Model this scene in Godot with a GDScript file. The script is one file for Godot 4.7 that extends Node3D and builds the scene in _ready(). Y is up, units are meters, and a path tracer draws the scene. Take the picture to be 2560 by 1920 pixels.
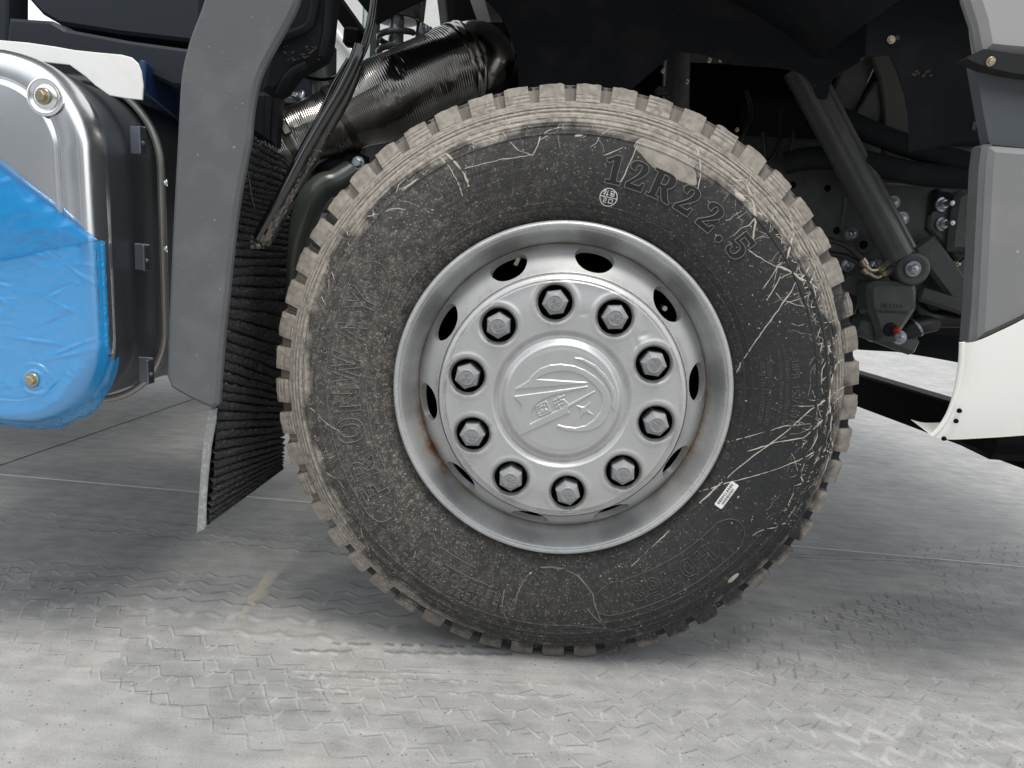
extends Node3D
# A truck's front wheel seen close up, with the fender, exhaust hose, steering gear and tank round it.

const AX := 0.535            # height of the axle
const CLAMP := -0.5338       # the tyre is flattened where it stands
const PITCH := 360.0 / 53.0
var rng := RandomNumberGenerator.new()
var M := {}
var truck: Node3D
var wheel: Node3D

# ---------------------------------------------------------------- mesh builder
class MB:
	var v := PackedVector3Array()
	var t := PackedVector2Array()
	var n := PackedVector3Array()
	var c := PackedColorArray()
	var ix := PackedInt32Array()
	var two := 0.0                         # size of a second, finer texture laid from above
	func pt(p: Vector3, uv := Vector2.ZERO) -> int:
		v.append(p)
		t.append(uv)
		return v.size() - 1
	func tri(a: int, b: int, d: int) -> void:
		ix.append(a)
		ix.append(b)
		ix.append(d)
	func quad(a: int, b: int, d: int, e: int) -> void:
		tri(a, b, d)
		tri(a, d, e)
	func face(p: Array) -> void:           # flat polygon with corners of its own
		var first := v.size()
		for q in p:
			pt(q)
		for i in range(1, p.size() - 1):
			tri(first, first + i, first + i + 1)
	func out_face(p: Array, centre: Vector3) -> void:    # turned so that it faces away from centre
		var nn: Vector3 = (p[2] - p[0]).cross(p[1] - p[0])
		var mid := Vector3.ZERO
		for q in p:
			mid += q
		mid /= p.size()
		if nn.dot(mid - centre) < 0.0:
			p = p.duplicate()
			p.reverse()
		face(p)
	func commit(planar := 0.0) -> ArrayMesh:
		if planar > 0.0:
			for i in v.size():
				t[i] = Vector2(0.5 + v[i].x / planar, 0.5 - v[i].y / planar)
		if n.size() != v.size():
			n.resize(v.size())
			n.fill(Vector3.ZERO)
			for i in range(0, ix.size(), 3):
				var a := ix[i]
				var b := ix[i + 1]
				var d := ix[i + 2]
				var nn := (v[d] - v[a]).cross(v[b] - v[a])
				n[a] += nn
				n[b] += nn
				n[d] += nn
			for i in n.size():
				n[i] = n[i].normalized() if n[i].length_squared() > 0.0 else Vector3.UP
		var a := []
		a.resize(Mesh.ARRAY_MAX)
		a[Mesh.ARRAY_VERTEX] = v
		a[Mesh.ARRAY_NORMAL] = n
		a[Mesh.ARRAY_TEX_UV] = t
		a[Mesh.ARRAY_INDEX] = ix
		if two > 0.0:
			var t2 := PackedVector2Array()
			for p in v:
				t2.append(Vector2(p.x, p.z) / two)
			a[Mesh.ARRAY_TEX_UV2] = t2
		if c.size() == v.size():
			a[Mesh.ARRAY_COLOR] = c
		var m := ArrayMesh.new()
		m.add_surface_from_arrays(Mesh.PRIMITIVE_TRIANGLES, a)
		return m

func lin(r: float, g: float, b: float) -> Color:
	return Color(r, g, b).linear_to_srgb()

func mat(col: Color, rough: float, metal := 0.0) -> StandardMaterial3D:
	var m := StandardMaterial3D.new()
	m.albedo_color = col
	m.roughness = rough
	m.metallic = metal
	m.cull_mode = BaseMaterial3D.CULL_DISABLED
	return m

func part(called: String, mesh: Mesh, m: Material, parent: Node, label := "") -> MeshInstance3D:
	var o := MeshInstance3D.new()
	o.name = called
	o.mesh = mesh
	o.material_override = m
	o.cast_shadow = GeometryInstance3D.SHADOW_CASTING_SETTING_ON
	parent.add_child(o, true)
	if label != "":
		o.set_meta("label", label)
	return o

func group_part(called: String, parent: Node, label := "") -> Node3D:
	var o := Node3D.new()
	o.name = called
	parent.add_child(o, true)
	if label != "":
		o.set_meta("label", label)
	return o

func tag(o: Node, label: String, category: String) -> void:
	o.set_meta("label", label)
	o.set_meta("category", category)

# ---------------------------------------------------------------- shapes
func box(mb: MB, at: Vector3, size: Vector3, b := 0.004, turn := Basis.IDENTITY) -> void:
	var h := size / 2.0
	b = minf(b, minf(h.x, minf(h.y, h.z)) * 0.9)
	var corner := func(s: Vector3, axis: int) -> Vector3:
		var p := Vector3(s.x * (h.x - b), s.y * (h.y - b), s.z * (h.z - b))
		p[axis] = s[axis] * h[axis]
		return at + turn * p
	for axis in 3:
		var u := (axis + 1) % 3
		var w := (axis + 2) % 3
		for s in [-1.0, 1.0]:
			var q := []
			for k in [[-1.0, -1.0], [1.0, -1.0], [1.0, 1.0], [-1.0, 1.0]]:
				var sg := Vector3.ZERO
				sg[axis] = s
				sg[u] = k[0]
				sg[w] = k[1]
				q.append(corner.call(sg, axis))
			mb.out_face(q, at)
		for s1 in [-1.0, 1.0]:
			for s2 in [-1.0, 1.0]:
				var a := Vector3.ZERO
				a[axis] = -1.0
				a[u] = s1
				a[w] = s2
				var e := a
				e[axis] = 1.0
				mb.out_face([corner.call(a, u), corner.call(e, u), corner.call(e, w), corner.call(a, w)], at)
	for sx in [-1.0, 1.0]:
		for sy in [-1.0, 1.0]:
			for sz in [-1.0, 1.0]:
				var s := Vector3(sx, sy, sz)
				mb.out_face([corner.call(s, 0), corner.call(s, 1), corner.call(s, 2)], at)

func bar(mb: MB, a: Vector3, e: Vector3, wide: float, deep: float, b := 0.003, up := Vector3(0, 0, 1)) -> void:
	var x := (e - a).normalized()
	var z := (up - x * up.dot(x)).normalized()
	var y := z.cross(x)
	box(mb, (a + e) / 2.0, Vector3(a.distance_to(e), wide, deep), b, Basis(x, y, z))

func smooth_path(p: Array, steps: int) -> PackedVector3Array:
	var o := PackedVector3Array()
	for i in p.size() - 1:
		var p0: Vector3 = p[maxi(i - 1, 0)]
		var p1: Vector3 = p[i]
		var p2: Vector3 = p[i + 1]
		var p3: Vector3 = p[mini(i + 2, p.size() - 1)]
		for k in steps:
			o.append(p1.cubic_interpolate(p2, p0, p3, float(k) / steps))
	o.append(p[-1])
	return o

func tube(mb: MB, p: PackedVector3Array, radius: Variant, segs := 16, caps := true) -> void:
	var ref := Vector3(0.13, 0.2, 1.0).normalized()
	var first := mb.v.size()
	var along := 0.0
	for i in p.size():
		var d := (p[mini(i + 1, p.size() - 1)] - p[maxi(i - 1, 0)]).normalized()
		ref = (ref - d * ref.dot(d)).normalized()
		var side := d.cross(ref)
		var r: float = radius if radius is float else radius[i]
		if i > 0:
			along += p[i].distance_to(p[i - 1])
		for k in segs + 1:
			var a := TAU * k / segs
			mb.pt(p[i] + (ref * cos(a) + side * sin(a)) * r, Vector2(float(k) / segs, along))
	for i in p.size() - 1:
		for k in segs:
			var a := first + i * (segs + 1) + k
			mb.quad(a, a + segs + 1, a + segs + 2, a + 1)
	if caps:
		for e in [0, p.size() - 1]:
			var ring := []
			for k in segs:
				ring.append(mb.v[first + e * (segs + 1) + k])
			mb.out_face(ring, p[1] if e == 0 else p[e - 1])

func rod(mb: MB, a: Vector3, e: Vector3, r: float, segs := 16) -> void:
	tube(mb, PackedVector3Array([a, e]), r, segs)

func lathe(mb: MB, prof: Array, segs: int, at := Vector3.ZERO, axis := Basis.IDENTITY, squash := false) -> void:
	# profile of (radius, height along z); consecutive equal points make a crease
	var first := mb.v.size()
	for i in prof.size():
		for k in segs + 1:
			var a := TAU * k / segs
			var p: Vector3 = at + axis * Vector3(prof[i].x * cos(a), prof[i].x * sin(a), prof[i].y)
			if squash:
				p.y = maxf(p.y, CLAMP)
			mb.pt(p, Vector2(float(k) / segs, float(i) / prof.size()))
	for i in prof.size() - 1:
		if prof[i].distance_squared_to(prof[i + 1]) < 1e-12:
			continue
		for k in segs:
			var a := first + i * (segs + 1) + k
			mb.quad(a, a + segs + 1, a + segs + 2, a + 1)

func inset(poly: PackedVector2Array, d: float) -> PackedVector2Array:
	var o := PackedVector2Array()
	var cw := 1.0 if Geometry2D.is_polygon_clockwise(poly) else -1.0
	for i in poly.size():
		var p := poly[i]
		var e1 := (p - poly[(i - 1 + poly.size()) % poly.size()]).normalized()
		var e2 := (poly[(i + 1) % poly.size()] - p).normalized()
		var n1 := Vector2(e1.y, -e1.x)
		var n2 := Vector2(e2.y, -e2.x)
		var m := (n1 + n2)
		m = m.normalized() if m.length() > 0.1 else n1
		o.append(p + m * d * cw / maxf(0.5, m.dot(n1)))
	return o

func sheet(mb: MB, poly: PackedVector2Array, z0: float, z1: float, b := 0.002) -> void:
	# a plate with the outline poly between the depths z0 (back) and z1 (front), edges chamfered
	var put := func(p: Vector2, z: float) -> Vector3:
		var q := Vector3(p.x, p.y, z)
		return q
	var small := inset(poly, b)
	var ids := Geometry2D.triangulate_polygon(small)
	if ids.is_empty():
		small = poly
		ids = Geometry2D.triangulate_polygon(poly)
	for side in [[z1, 1.0], [z0, -1.0]]:
		for i in range(0, ids.size(), 3):
			var q := [put.call(small[ids[i]], side[0]), put.call(small[ids[i + 1]], side[0]), put.call(small[ids[i + 2]], side[0])]
			var nn: Vector3 = (q[2] - q[0]).cross(q[1] - q[0])
			if nn.z * side[1] < 0.0:
				q.reverse()
			mb.face(q)
	var cw := Geometry2D.is_polygon_clockwise(poly)
	var bz := minf(b, absf(z1 - z0) * 0.4)
	for i in poly.size():
		var k := (i + 1) % poly.size()
		for band in [[small, z1, poly, z1 - bz], [poly, z1 - bz, poly, z0 + bz], [poly, z0 + bz, small, z0]]:
			var q := [put.call(band[0][i], band[1]), put.call(band[0][k], band[1]), put.call(band[2][k], band[3]), put.call(band[2][i], band[3])]
			if cw:
				q.reverse()
			mb.face(q)

func curve2(p: Array, steps := 6, closed := false) -> PackedVector2Array:
	var o := PackedVector2Array()
	var n := p.size()
	for i in (n if closed else n - 1):
		var p0: Vector2 = p[(i - 1 + n) % n] if closed else p[maxi(i - 1, 0)]
		var p1: Vector2 = p[i]
		var p2: Vector2 = p[(i + 1) % n]
		var p3: Vector2 = p[(i + 2) % n] if closed else p[mini(i + 2, n - 1)]
		for k in steps:
			o.append(p1.cubic_interpolate(p2, p0, p3, float(k) / steps))
	if not closed:
		o.append(p[n - 1])
	return o

func round_rect(c: Vector2, half: Vector2, r: float, steps := 8) -> PackedVector2Array:
	var o := PackedVector2Array()
	for q in [[1, 1, 0.0], [-1, 1, 90.0], [-1, -1, 180.0], [1, -1, 270.0]]:
		for k in steps + 1:
			var a := deg_to_rad(q[2] + 90.0 * k / steps)
			o.append(c + Vector2(q[0] * (half.x - r), q[1] * (half.y - r)) + Vector2(cos(a), sin(a)) * r)
	return o

func hex_bolt(mb: MB, at: Vector3, dir: Vector3, r: float, head := 0.8, stud := 0.0) -> void:
	var z := dir.normalized()
	var x := Vector3(0, 1, 0.1).cross(z).normalized()
	var b := Basis(x, z.cross(x), z)
	lathe(mb, [Vector2(0, r * 0.25), Vector2(r * 1.45, r * 0.25), Vector2(r * 1.45, r * 0.25), Vector2(r * 1.55, r * 0.15), Vector2(r * 1.55, -r * 0.2)], 20, at, b)
	var spin := rng.randf() * TAU
	var ring := func(rr: float, h: float) -> Array:
		var o := []
		for k in 6:
			o.append(at + b * Vector3(cos(spin + TAU * k / 6) * rr, sin(spin + TAU * k / 6) * rr, h))
		return o
	var r0: Array = ring.call(r * 1.05, r * 0.25)
	var r1: Array = ring.call(r * 1.05, r * (0.25 + head * 0.85))
	var r2: Array = ring.call(r * 0.88, r * (0.25 + head))
	for k in 6:
		var j := (k + 1) % 6
		mb.out_face([r0[k], r0[j], r1[j], r1[k]], at)
		mb.out_face([r1[k], r1[j], r2[j], r2[k]], at)
	mb.out_face(r2, at)
	if stud > 0.0:
		lathe(mb, [Vector2(r * 0.58, r * head), Vector2(r * 0.58, r * (head + stud)), Vector2(r * 0.58, r * (head + stud)), Vector2(r * 0.48, r * (head + stud + 0.15)), Vector2(0.0, r * (head + stud + 0.15))], 14, at, b)

# ---------------------------------------------------------------- textures
func noise(sd: int, freq: float, w: int, h: int, oct := 4, kind := FastNoiseLite.TYPE_SIMPLEX_SMOOTH) -> PackedByteArray:
	var f := FastNoiseLite.new()
	f.seed = sd
	f.noise_type = kind
	f.frequency = freq
	f.fractal_octaves = oct
	var im := f.get_seamless_image(w, h)
	im.convert(Image.FORMAT_L8)
	return im.get_data()

func stretched(sd: int, freq: float, w: int, h: int, sx: int, sy: int) -> PackedByteArray:
	var f := FastNoiseLite.new()
	f.seed = sd
	f.frequency = freq
	f.fractal_octaves = 4
	var im := f.get_seamless_image(w / sx, h / sy)
	im.convert(Image.FORMAT_L8)
	im.resize(w, h, Image.INTERPOLATE_CUBIC)
	return im.get_data()

func tex(data: PackedByteArray, w: int, h: int, f: Image.Format) -> ImageTexture:
	return ImageTexture.create_from_image(Image.create_from_data(w, h, false, f, data))

func grain_tex(sd: int, freq: float, size := 512, oct := 4) -> ImageTexture:
	return tex(noise(sd, freq, size, size, oct), size, size, Image.FORMAT_L8)

func ramp_tex(sd: int, freq: float, stops: Array, size := 512, oct := 4) -> ImageTexture:
	# stops: [position, linear colour], coloured noise
	var src := noise(sd, freq, size, size, oct)
	var lut := PackedByteArray()
	lut.resize(768)
	for i in 256:
		var x := i / 255.0
		var col: Color = stops[-1][1]
		for k in stops.size() - 1:
			if x <= stops[k + 1][0]:
				col = stops[k][1].lerp(stops[k + 1][1], clampf((x - stops[k][0]) / (stops[k + 1][0] - stops[k][0]), 0.0, 1.0))
				break
		col = col.linear_to_srgb()
		lut[i * 3] = int(col.r * 255.0)
		lut[i * 3 + 1] = int(col.g * 255.0)
		lut[i * 3 + 2] = int(col.b * 255.0)
	var o := PackedByteArray()
	o.resize(size * size * 3)
	for i in size * size:
		var s := src[i] * 3
		o[i * 3] = lut[s]
		o[i * 3 + 1] = lut[s + 1]
		o[i * 3 + 2] = lut[s + 2]
	return tex(o, size, size, Image.FORMAT_RGB8)

func speck(o: PackedByteArray, w: int, h: int, count: int, col: Color, amount: float, most: int, sd: int) -> void:
	var r := RandomNumberGenerator.new()
	r.seed = sd
	for i in count:
		var x := r.randi() % w
		var y := r.randi() % h
		var size := 1 + int(pow(r.randf(), 4.0) * most)
		var a := amount * r.randf_range(0.4, 1.0)
		for dy in size:
			for dx in size:
				var k := (((y + dy) % h) * w + (x + dx) % w) * 3
				o[k] = int(lerpf(o[k], col.r * 255.0, a))
				o[k + 1] = int(lerpf(o[k + 1], col.g * 255.0, a))
				o[k + 2] = int(lerpf(o[k + 2], col.b * 255.0, a))

func triplanar(m: StandardMaterial3D, scale: float, world := true) -> void:
	m.uv1_triplanar = true
	m.uv1_world_triplanar = world
	m.uv1_scale = Vector3.ONE * scale

func dusty(base: Color, dust: Color, lo: float, hi: float, freq: float, sd: int, flecks := 0) -> ImageTexture:
	var t := ramp_tex(sd, freq, [[0.0, base], [lo, base], [hi, base.lerp(dust, 0.5)], [1.0, dust]], 512, 5)
	if flecks > 0:
		var d := t.get_image().get_data()
		speck(d, 512, 512, flecks, dust.lerp(Color(0.6, 0.58, 0.54), 0.5).linear_to_srgb(), 0.9, 3, sd + 1)
		return tex(d, 512, 512, Image.FORMAT_RGB8)
	return t

# ---------------------------------------------------------------- tyre surface
const SIDE := [Vector2(0.262, 0.075), Vector2(0.300, 0.118), Vector2(0.312, 0.131), Vector2(0.325, 0.141), Vector2(0.345, 0.148), Vector2(0.38, 0.1525), Vector2(0.41, 0.1525), Vector2(0.44, 0.149), Vector2(0.465, 0.141), Vector2(0.485, 0.1305), Vector2(0.500, 0.122), Vector2(0.515, 0.1145), Vector2(0.5335, 0.1065)]

func side_z(r: float) -> float:
	for i in SIDE.size() - 1:
		if r <= SIDE[i + 1].x:
			var p0: Vector2 = SIDE[maxi(i - 1, 0)]
			var p1: Vector2 = SIDE[i]
			var p2: Vector2 = SIDE[i + 1]
			var p3: Vector2 = SIDE[mini(i + 2, SIDE.size() - 1)]
			var f := clampf((r - p1.x) / (p2.x - p1.x), 0.0, 1.0)
			var m1 := (p2.y - p0.y) / maxf(p2.x - p0.x, 1e-6) * (p2.x - p1.x)
			var m2 := (p3.y - p1.y) / maxf(p3.x - p1.x, 1e-6) * (p2.x - p1.x)
			var f2 := f * f
			var f3 := f2 * f
			return (2 * f3 - 3 * f2 + 1) * p1.y + (f3 - 2 * f2 + f) * m1 + (-2 * f3 + 3 * f2) * p2.y + (f3 - f2) * m2
	return SIDE[-1].y

func on_side(p: Vector2, h := 0.0) -> Vector3:
	return Vector3(p.x, p.y, side_z(p.length()) + h)

func polar(r: float, deg: float) -> Vector2:
	return Vector2(cos(deg_to_rad(deg)), sin(deg_to_rad(deg))) * r

func ridge(mb: MB, a: Vector2, e: Vector2, w: float, h: float) -> void:
	var d := (e - a).normalized()
	var s := Vector2(-d.y, d.x) * w * 0.5
	a -= d * w * 0.25
	e += d * w * 0.25
	var q := [on_side(a - s, -0.0003), on_side(a - s * 0.35, h), on_side(a + s * 0.35, h), on_side(a + s, -0.0003), on_side(e - s, -0.0003), on_side(e - s * 0.35, h), on_side(e + s * 0.35, h), on_side(e + s, -0.0003)]
	for k in 3:
		mb.out_face([q[k], q[k + 1], q[k + 5], q[k + 4]], on_side((a + e) / 2.0, -0.01))

func strip(mb: MB, p: PackedVector2Array, w: float, h: float) -> void:
	for i in p.size() - 1:
		if p[i].distance_to(p[i + 1]) > 1e-5:
			ridge(mb, p[i], p[i + 1], w, h)

func arc(r: float, a0: float, a1: float, steps := 24) -> PackedVector2Array:
	var o := PackedVector2Array()
	for i in steps + 1:
		o.append(polar(r, lerpf(a0, a1, float(i) / steps)))
	return o

func glyph(ch: String, font: Font, cap: float, thick: float) -> Array:
	var tm := TextMesh.new()
	tm.font = font
	tm.text = ch
	tm.font_size = 64
	tm.pixel_size = cap / (0.714 * 64.0)
	tm.depth = thick
	tm.curve_step = 6.0
	var a := tm.get_mesh_arrays()
	return a

func arc_text(mb: MB, rim_mb: MB, text: String, font: Font, r: float, a0: float, a1: float, cap: float, h: float, w := 0.0, inward := false) -> void:
	# letters bent round the wheel from angle a0 to a1 (centres of the first and last letter), tops outward
	var place := PackedFloat32Array()
	var along := 0.0
	for i in text.length():
		var adv := font.get_string_size(text[i], HORIZONTAL_ALIGNMENT_LEFT, -1, 64).x
		place.append(along + adv / 2.0)
		along += adv
	for i in text.length():
		if text[i] == " ":
			continue
		var f := (place[i] - place[0]) / maxf(place[-1] - place[0], 1e-6)
		var ang := lerpf(a0, a1, f)
		var g := glyph(text[i], font, cap, 0.001)
		var vs: PackedVector3Array = g[Mesh.ARRAY_VERTEX]
		var ns: PackedVector3Array = g[Mesh.ARRAY_NORMAL]
		var ids: PackedInt32Array = g[Mesh.ARRAY_INDEX]
		if ids.is_empty():
			continue
		var lo := Vector3(1, 1, 1) * 1e9
		var hi := -lo
		for p in vs:
			lo = lo.min(p)
			hi = hi.max(p)
		var cx := (lo.x + hi.x) / 2.0
		var base := lo.y if text[i] in "-" else minf(lo.y, hi.y)
		if text[i] in "-":
			base = (lo.y + hi.y) / 2.0 - cap / 2.0
		var to := func(p: Vector3) -> Vector2:
			var y := p.y - base - cap / 2.0
			var x := p.x - cx
			if inward:
				return polar(r - y, ang + rad_to_deg(x / r))
			return polar(r + y, ang - rad_to_deg(x / r))
		var edges := {}
		for k in range(0, ids.size(), 3):
			if ns[ids[k]].z < 0.5:
				continue
			var q := [vs[ids[k]], vs[ids[k + 1]], vs[ids[k + 2]]]
			if mb != null:
				mb.out_face([on_side(to.call(q[0]), h), on_side(to.call(q[1]), h), on_side(to.call(q[2]), h)], Vector3.ZERO)
			for e in 3:
				var p: Vector3 = q[e]
				var p2: Vector3 = q[(e + 1) % 3]
				var ka := Vector2i(roundi(p.x * 1e6), roundi(p.y * 1e6))
				var kb := Vector2i(roundi(p2.x * 1e6), roundi(p2.y * 1e6))
				var key := [ka, kb] if ka < kb else [kb, ka]
				if edges.has(key):
					edges.erase(key)
				else:
					edges[key] = [p, p2]
		for key in edges:
			var ea: Vector2 = to.call(edges[key][0])
			var eb: Vector2 = to.call(edges[key][1])
			if ea.distance_to(eb) < 1e-5:
				continue
			if w > 0.0:
				ridge(rim_mb, ea, eb, w, h + 0.0006)
			elif mb != null:
				mb.out_face([on_side(ea, h), on_side(eb, h), on_side(eb, -0.0005), on_side(ea, -0.0005)], on_side((ea + eb) / 2.0, -0.1))

func splash(mb: MB, pts: Array, w: float, blob := 0.0) -> void:
	# a strand of dried mud flung over the sidewall
	var p := PackedVector2Array()
	for i in pts.size() - 1:
		var a: Vector2 = pts[i]
		var e: Vector2 = pts[i + 1]
		var n := maxi(2, int(a.distance_to(e) / 0.006))
		for k in n:
			p.append(a.lerp(e, float(k) / n) + Vector2(rng.randf_range(-1, 1), rng.randf_range(-1, 1)) * w * 0.22)
	p.append(pts[-1])
	var first := mb.v.size()
	var ww := w
	for i in p.size():
		var d := (p[mini(i + 1, p.size() - 1)] - p[maxi(i - 1, 0)]).normalized()
		var s := Vector2(-d.y, d.x)
		ww = lerpf(ww, w * rng.randf_range(0.45, 1.35), 0.6)
		var x := ww * (0.35 if i == 0 or i == p.size() - 1 else (0.22 if rng.randf() < 0.04 else 1.0))
		for k in 5:
			var u := (k - 2) / 2.0
			mb.pt(on_side(p[i] + s * u * x * 0.5, x * 0.26 * (1.0 - u * u) - 0.0003))
	for i in p.size() - 1:
		for k in 4:
			var a := first + i * 5 + k
			mb.quad(a, a + 1, a + 6, a + 5)
	if blob > 0.0:
		mud_drop(mb, p[-1], blob, 0.0)

func mud_drop(mb: MB, at: Vector2, size: float, turn: float, long := 1.0) -> void:
	var mid := mb.pt(on_side(at, size * 0.35))
	var first := mb.v.size()
	for ring in 2:
		for k in 9:
			var a := TAU * k / 9.0
			var q := Vector2(cos(a) * long, sin(a)).rotated(turn) * size * (0.55 if ring == 0 else 1.0) * rng.randf_range(0.8, 1.15)
			mb.pt(on_side(at + q, size * 0.25 if ring == 0 else -0.0004))
	for k in 9:
		var j := (k + 1) % 9
		mb.tri(mid, first + j, first + k)
		mb.quad(first + k, first + j, first + 9 + j, first + 9 + k)

func _ready() -> void:
	rng.seed = 7
	view_and_light()
	materials()
	floor_sheet()
	truck = Node3D.new()
	truck.name = "truck"
	add_child(truck)
	tag(truck, "grey and white heavy truck, its dusty front wheel on a concrete floor", "truck")
	body_over()
	tank_box()
	fender_and_flap()
	arch_liner()
	steering_side()
	bumper_corner()
	exhaust_hose()
	wheel_all()
	loose_things()

func view_and_light() -> void:
	var cam := Camera3D.new()
	cam.name = "camera"
	cam.fov = 54.85
	cam.near = 0.02
	cam.far = 400.0
	cam.transform = Transform3D(Basis.from_euler(Vector3(deg_to_rad(-10.62), deg_to_rad(2.61), deg_to_rad(3.3))), Vector3(-0.0299, 0.7919, 1.4452))
	add_child(cam)
	cam.current = true
	var sky := ProceduralSkyMaterial.new()
	sky.sky_top_color = Color(0.90, 0.93, 0.96)
	sky.sky_horizon_color = Color(0.93, 0.93, 0.92)
	sky.sky_curve = 0.2
	sky.ground_bottom_color = Color(0.55, 0.54, 0.53)
	sky.ground_horizon_color = Color(0.7, 0.69, 0.68)
	sky.sky_energy_multiplier = 1.0
	var e := Environment.new()
	e.background_mode = Environment.BG_SKY
	e.sky = Sky.new()
	e.sky.sky_material = sky
	e.tonemap_mode = Environment.TONE_MAPPER_LINEAR
	e.tonemap_exposure = 1.58
	e.sdfgi_enabled = true
	e.ssao_enabled = true
	e.ssil_enabled = true
	var w := WorldEnvironment.new()
	w.name = "world_environment"
	w.environment = e
	add_child(w)
	var sun := DirectionalLight3D.new()
	sun.name = "sun"
	sun.light_energy = 0.6
	sun.light_angular_distance = 24.0
	sun.light_color = Color(1.0, 0.985, 0.965)
	sun.shadow_enabled = true
	sun.look_at_from_position(Vector3(0.5, 5.0, 1.25), Vector3.ZERO)
	add_child(sun)

func materials() -> void:
	var grain := grain_tex(11, 0.06, 512, 5)
	var fine := grain_tex(12, 0.2, 512, 3)
	# rubber of the tyre, with its own dust picture
	var ty := tyre_picture()
	var m := mat(Color.WHITE, 0.72)
	m.albedo_texture = ty[0]
	m.heightmap_enabled = true
	m.heightmap_texture = ty[1]
	m.heightmap_scale = 0.05
	m.metallic_specular = 0.4
	M.tyre = m
	m = mat(lin(0.006, 0.006, 0.0065), 0.7)
	M.lettering = m
	m = mat(lin(0.13, 0.125, 0.117), 0.75)
	M.letter_edge = m
	M.size_edge = mat(lin(0.17, 0.166, 0.16), 0.7)
	m = mat(lin(0.075, 0.071, 0.065), 0.8)
	M.letter_soft = m
	m = mat(lin(0.46, 0.42, 0.355), 0.95)
	m.heightmap_enabled = true
	m.heightmap_texture = fine
	m.heightmap_scale = 0.05
	triplanar(m, 6.0)
	M.mud = m
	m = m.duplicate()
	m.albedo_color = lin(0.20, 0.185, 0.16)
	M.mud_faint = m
	# silver paint
	m = mat(Color.WHITE, 0.36, 0.62)
	m.roughness_texture = ramp_tex(22, 0.02, [[0.0, Color(0.42, 0.42, 0.42)], [0.5, Color(0.5, 0.5, 0.5)], [1.0, Color(0.65, 0.65, 0.65)]], 512, 5)
	m.roughness = 0.55
	var sp := silver_picture()
	m.albedo_texture = sp
	m.heightmap_enabled = true
	m.heightmap_texture = grain_tex(21, 0.012, 512, 3)
	m.heightmap_scale = 0.06
	M.silver = m
	m = m.duplicate()
	m.roughness = 0.6
	m.metallic = 0.5
	M.rim = m
	m = mat(lin(0.25, 0.252, 0.258), 0.48)
	m.heightmap_enabled = true
	m.heightmap_texture = fine
	m.heightmap_scale = 0.01
	triplanar(m, 4.0)
	M.cap = m
	M.black = mat(lin(0.003, 0.003, 0.0035), 0.6)
	M.black.metallic_specular = 0.2
	m = mat(Color.WHITE, 0.5)
	m.albedo_texture = dusty(lin(0.0017, 0.0018, 0.0021), lin(0.0036, 0.0036, 0.0036), 0.55, 0.95, 0.02, 31, 10)
	m.metallic_specular = 0.12
	triplanar(m, 0.8)
	M.liner = m
	# dark grey plastic of the fender
	m = mat(Color.WHITE, 0.5)
	m.albedo_texture = dusty(lin(0.0150, 0.0160, 0.0175), lin(0.033, 0.032, 0.030), 0.5, 0.95, 0.008, 33, 220)
	m.metallic_specular = 0.25
	m.heightmap_enabled = true
	m.heightmap_texture = fine
	m.heightmap_scale = 0.02
	triplanar(m, 1.6)
	M.fender = m
	m = mat(Color.WHITE, 0.66)
	m.albedo_texture = dusty(lin(0.0035, 0.0035, 0.0038), lin(0.06, 0.055, 0.048), 0.6, 0.95, 0.14, 35, 3500)
	m.heightmap_enabled = true
	m.heightmap_texture = grain_tex(36, 0.22, 512, 3)
	m.heightmap_scale = 0.3
	triplanar(m, 3.2)
	M.flap = m
	m = mat(Color.WHITE, 0.6)
	m.albedo_texture = dusty(lin(0.055, 0.056, 0.056), lin(0.30, 0.29, 0.27), 0.5, 0.9, 0.05, 37, 200)
	triplanar(m, 3.0)
	M.edge = m
	# olive grey chassis paint
	m = mat(Color.WHITE, 0.38)
	m.albedo_texture = dusty(lin(0.0075, 0.0085, 0.0080), lin(0.016, 0.016, 0.0145), 0.4, 0.9, 0.02, 39, 60)
	m.metallic_specular = 0.42
	m.roughness = 0.3
	m.heightmap_enabled = true
	m.heightmap_texture = grain
	m.heightmap_scale = 0.03
	triplanar(m, 1.5)
	M.chassis = m
	m = mat(lin(0.060, 0.067, 0.060), 0.2)
	M.olive = m
	m = mat(lin(0.075, 0.078, 0.068), 0.5)
	M.pale_olive = m
	M.plate = mat(lin(0.085, 0.088, 0.083), 0.5)
	m = mat(lin(0.45, 0.48, 0.52), 0.3, 0.9)
	M.zinc = m
	M.brass = mat(lin(0.50, 0.44, 0.32), 0.3, 0.9)
	# stainless exhaust hose
	m = mat(lin(0.29, 0.275, 0.255), 0.2, 1.0)
	M.hose = m
	M.band = mat(lin(0.16, 0.15, 0.14), 0.3, 1.0)
	# aluminium of the tank
	m = mat(Color.WHITE, 0.3, 0.95)
	m.albedo_texture = ramp_tex(41, 0.02, [[0.0, lin(0.70, 0.73, 0.78)], [0.5, lin(0.80, 0.83, 0.87)], [1.0, lin(0.88, 0.90, 0.93)]], 512, 5)
	m.roughness = 0.24
	triplanar(m, 1.2)
	M.aluminium = m
	m = mat(lin(0.22, 0.235, 0.265), 0.42, 0.85)
	M.tank = m
	M.strap = mat(lin(0.40, 0.39, 0.36), 0.35, 0.6)
	m = mat(Color.WHITE, 0.4)
	m.albedo_texture = dusty(lin(0.72, 0.71, 0.66), lin(0.60, 0.57, 0.48), 0.6, 0.95, 0.03, 43, 30)
	triplanar(m, 1.5)
	M.white = m
	m = mat(Color.WHITE, 0.45)
	m.albedo_texture = dusty(lin(0.74, 0.72, 0.63), lin(0.66, 0.62, 0.50), 0.6, 0.95, 0.02, 47, 10)
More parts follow.
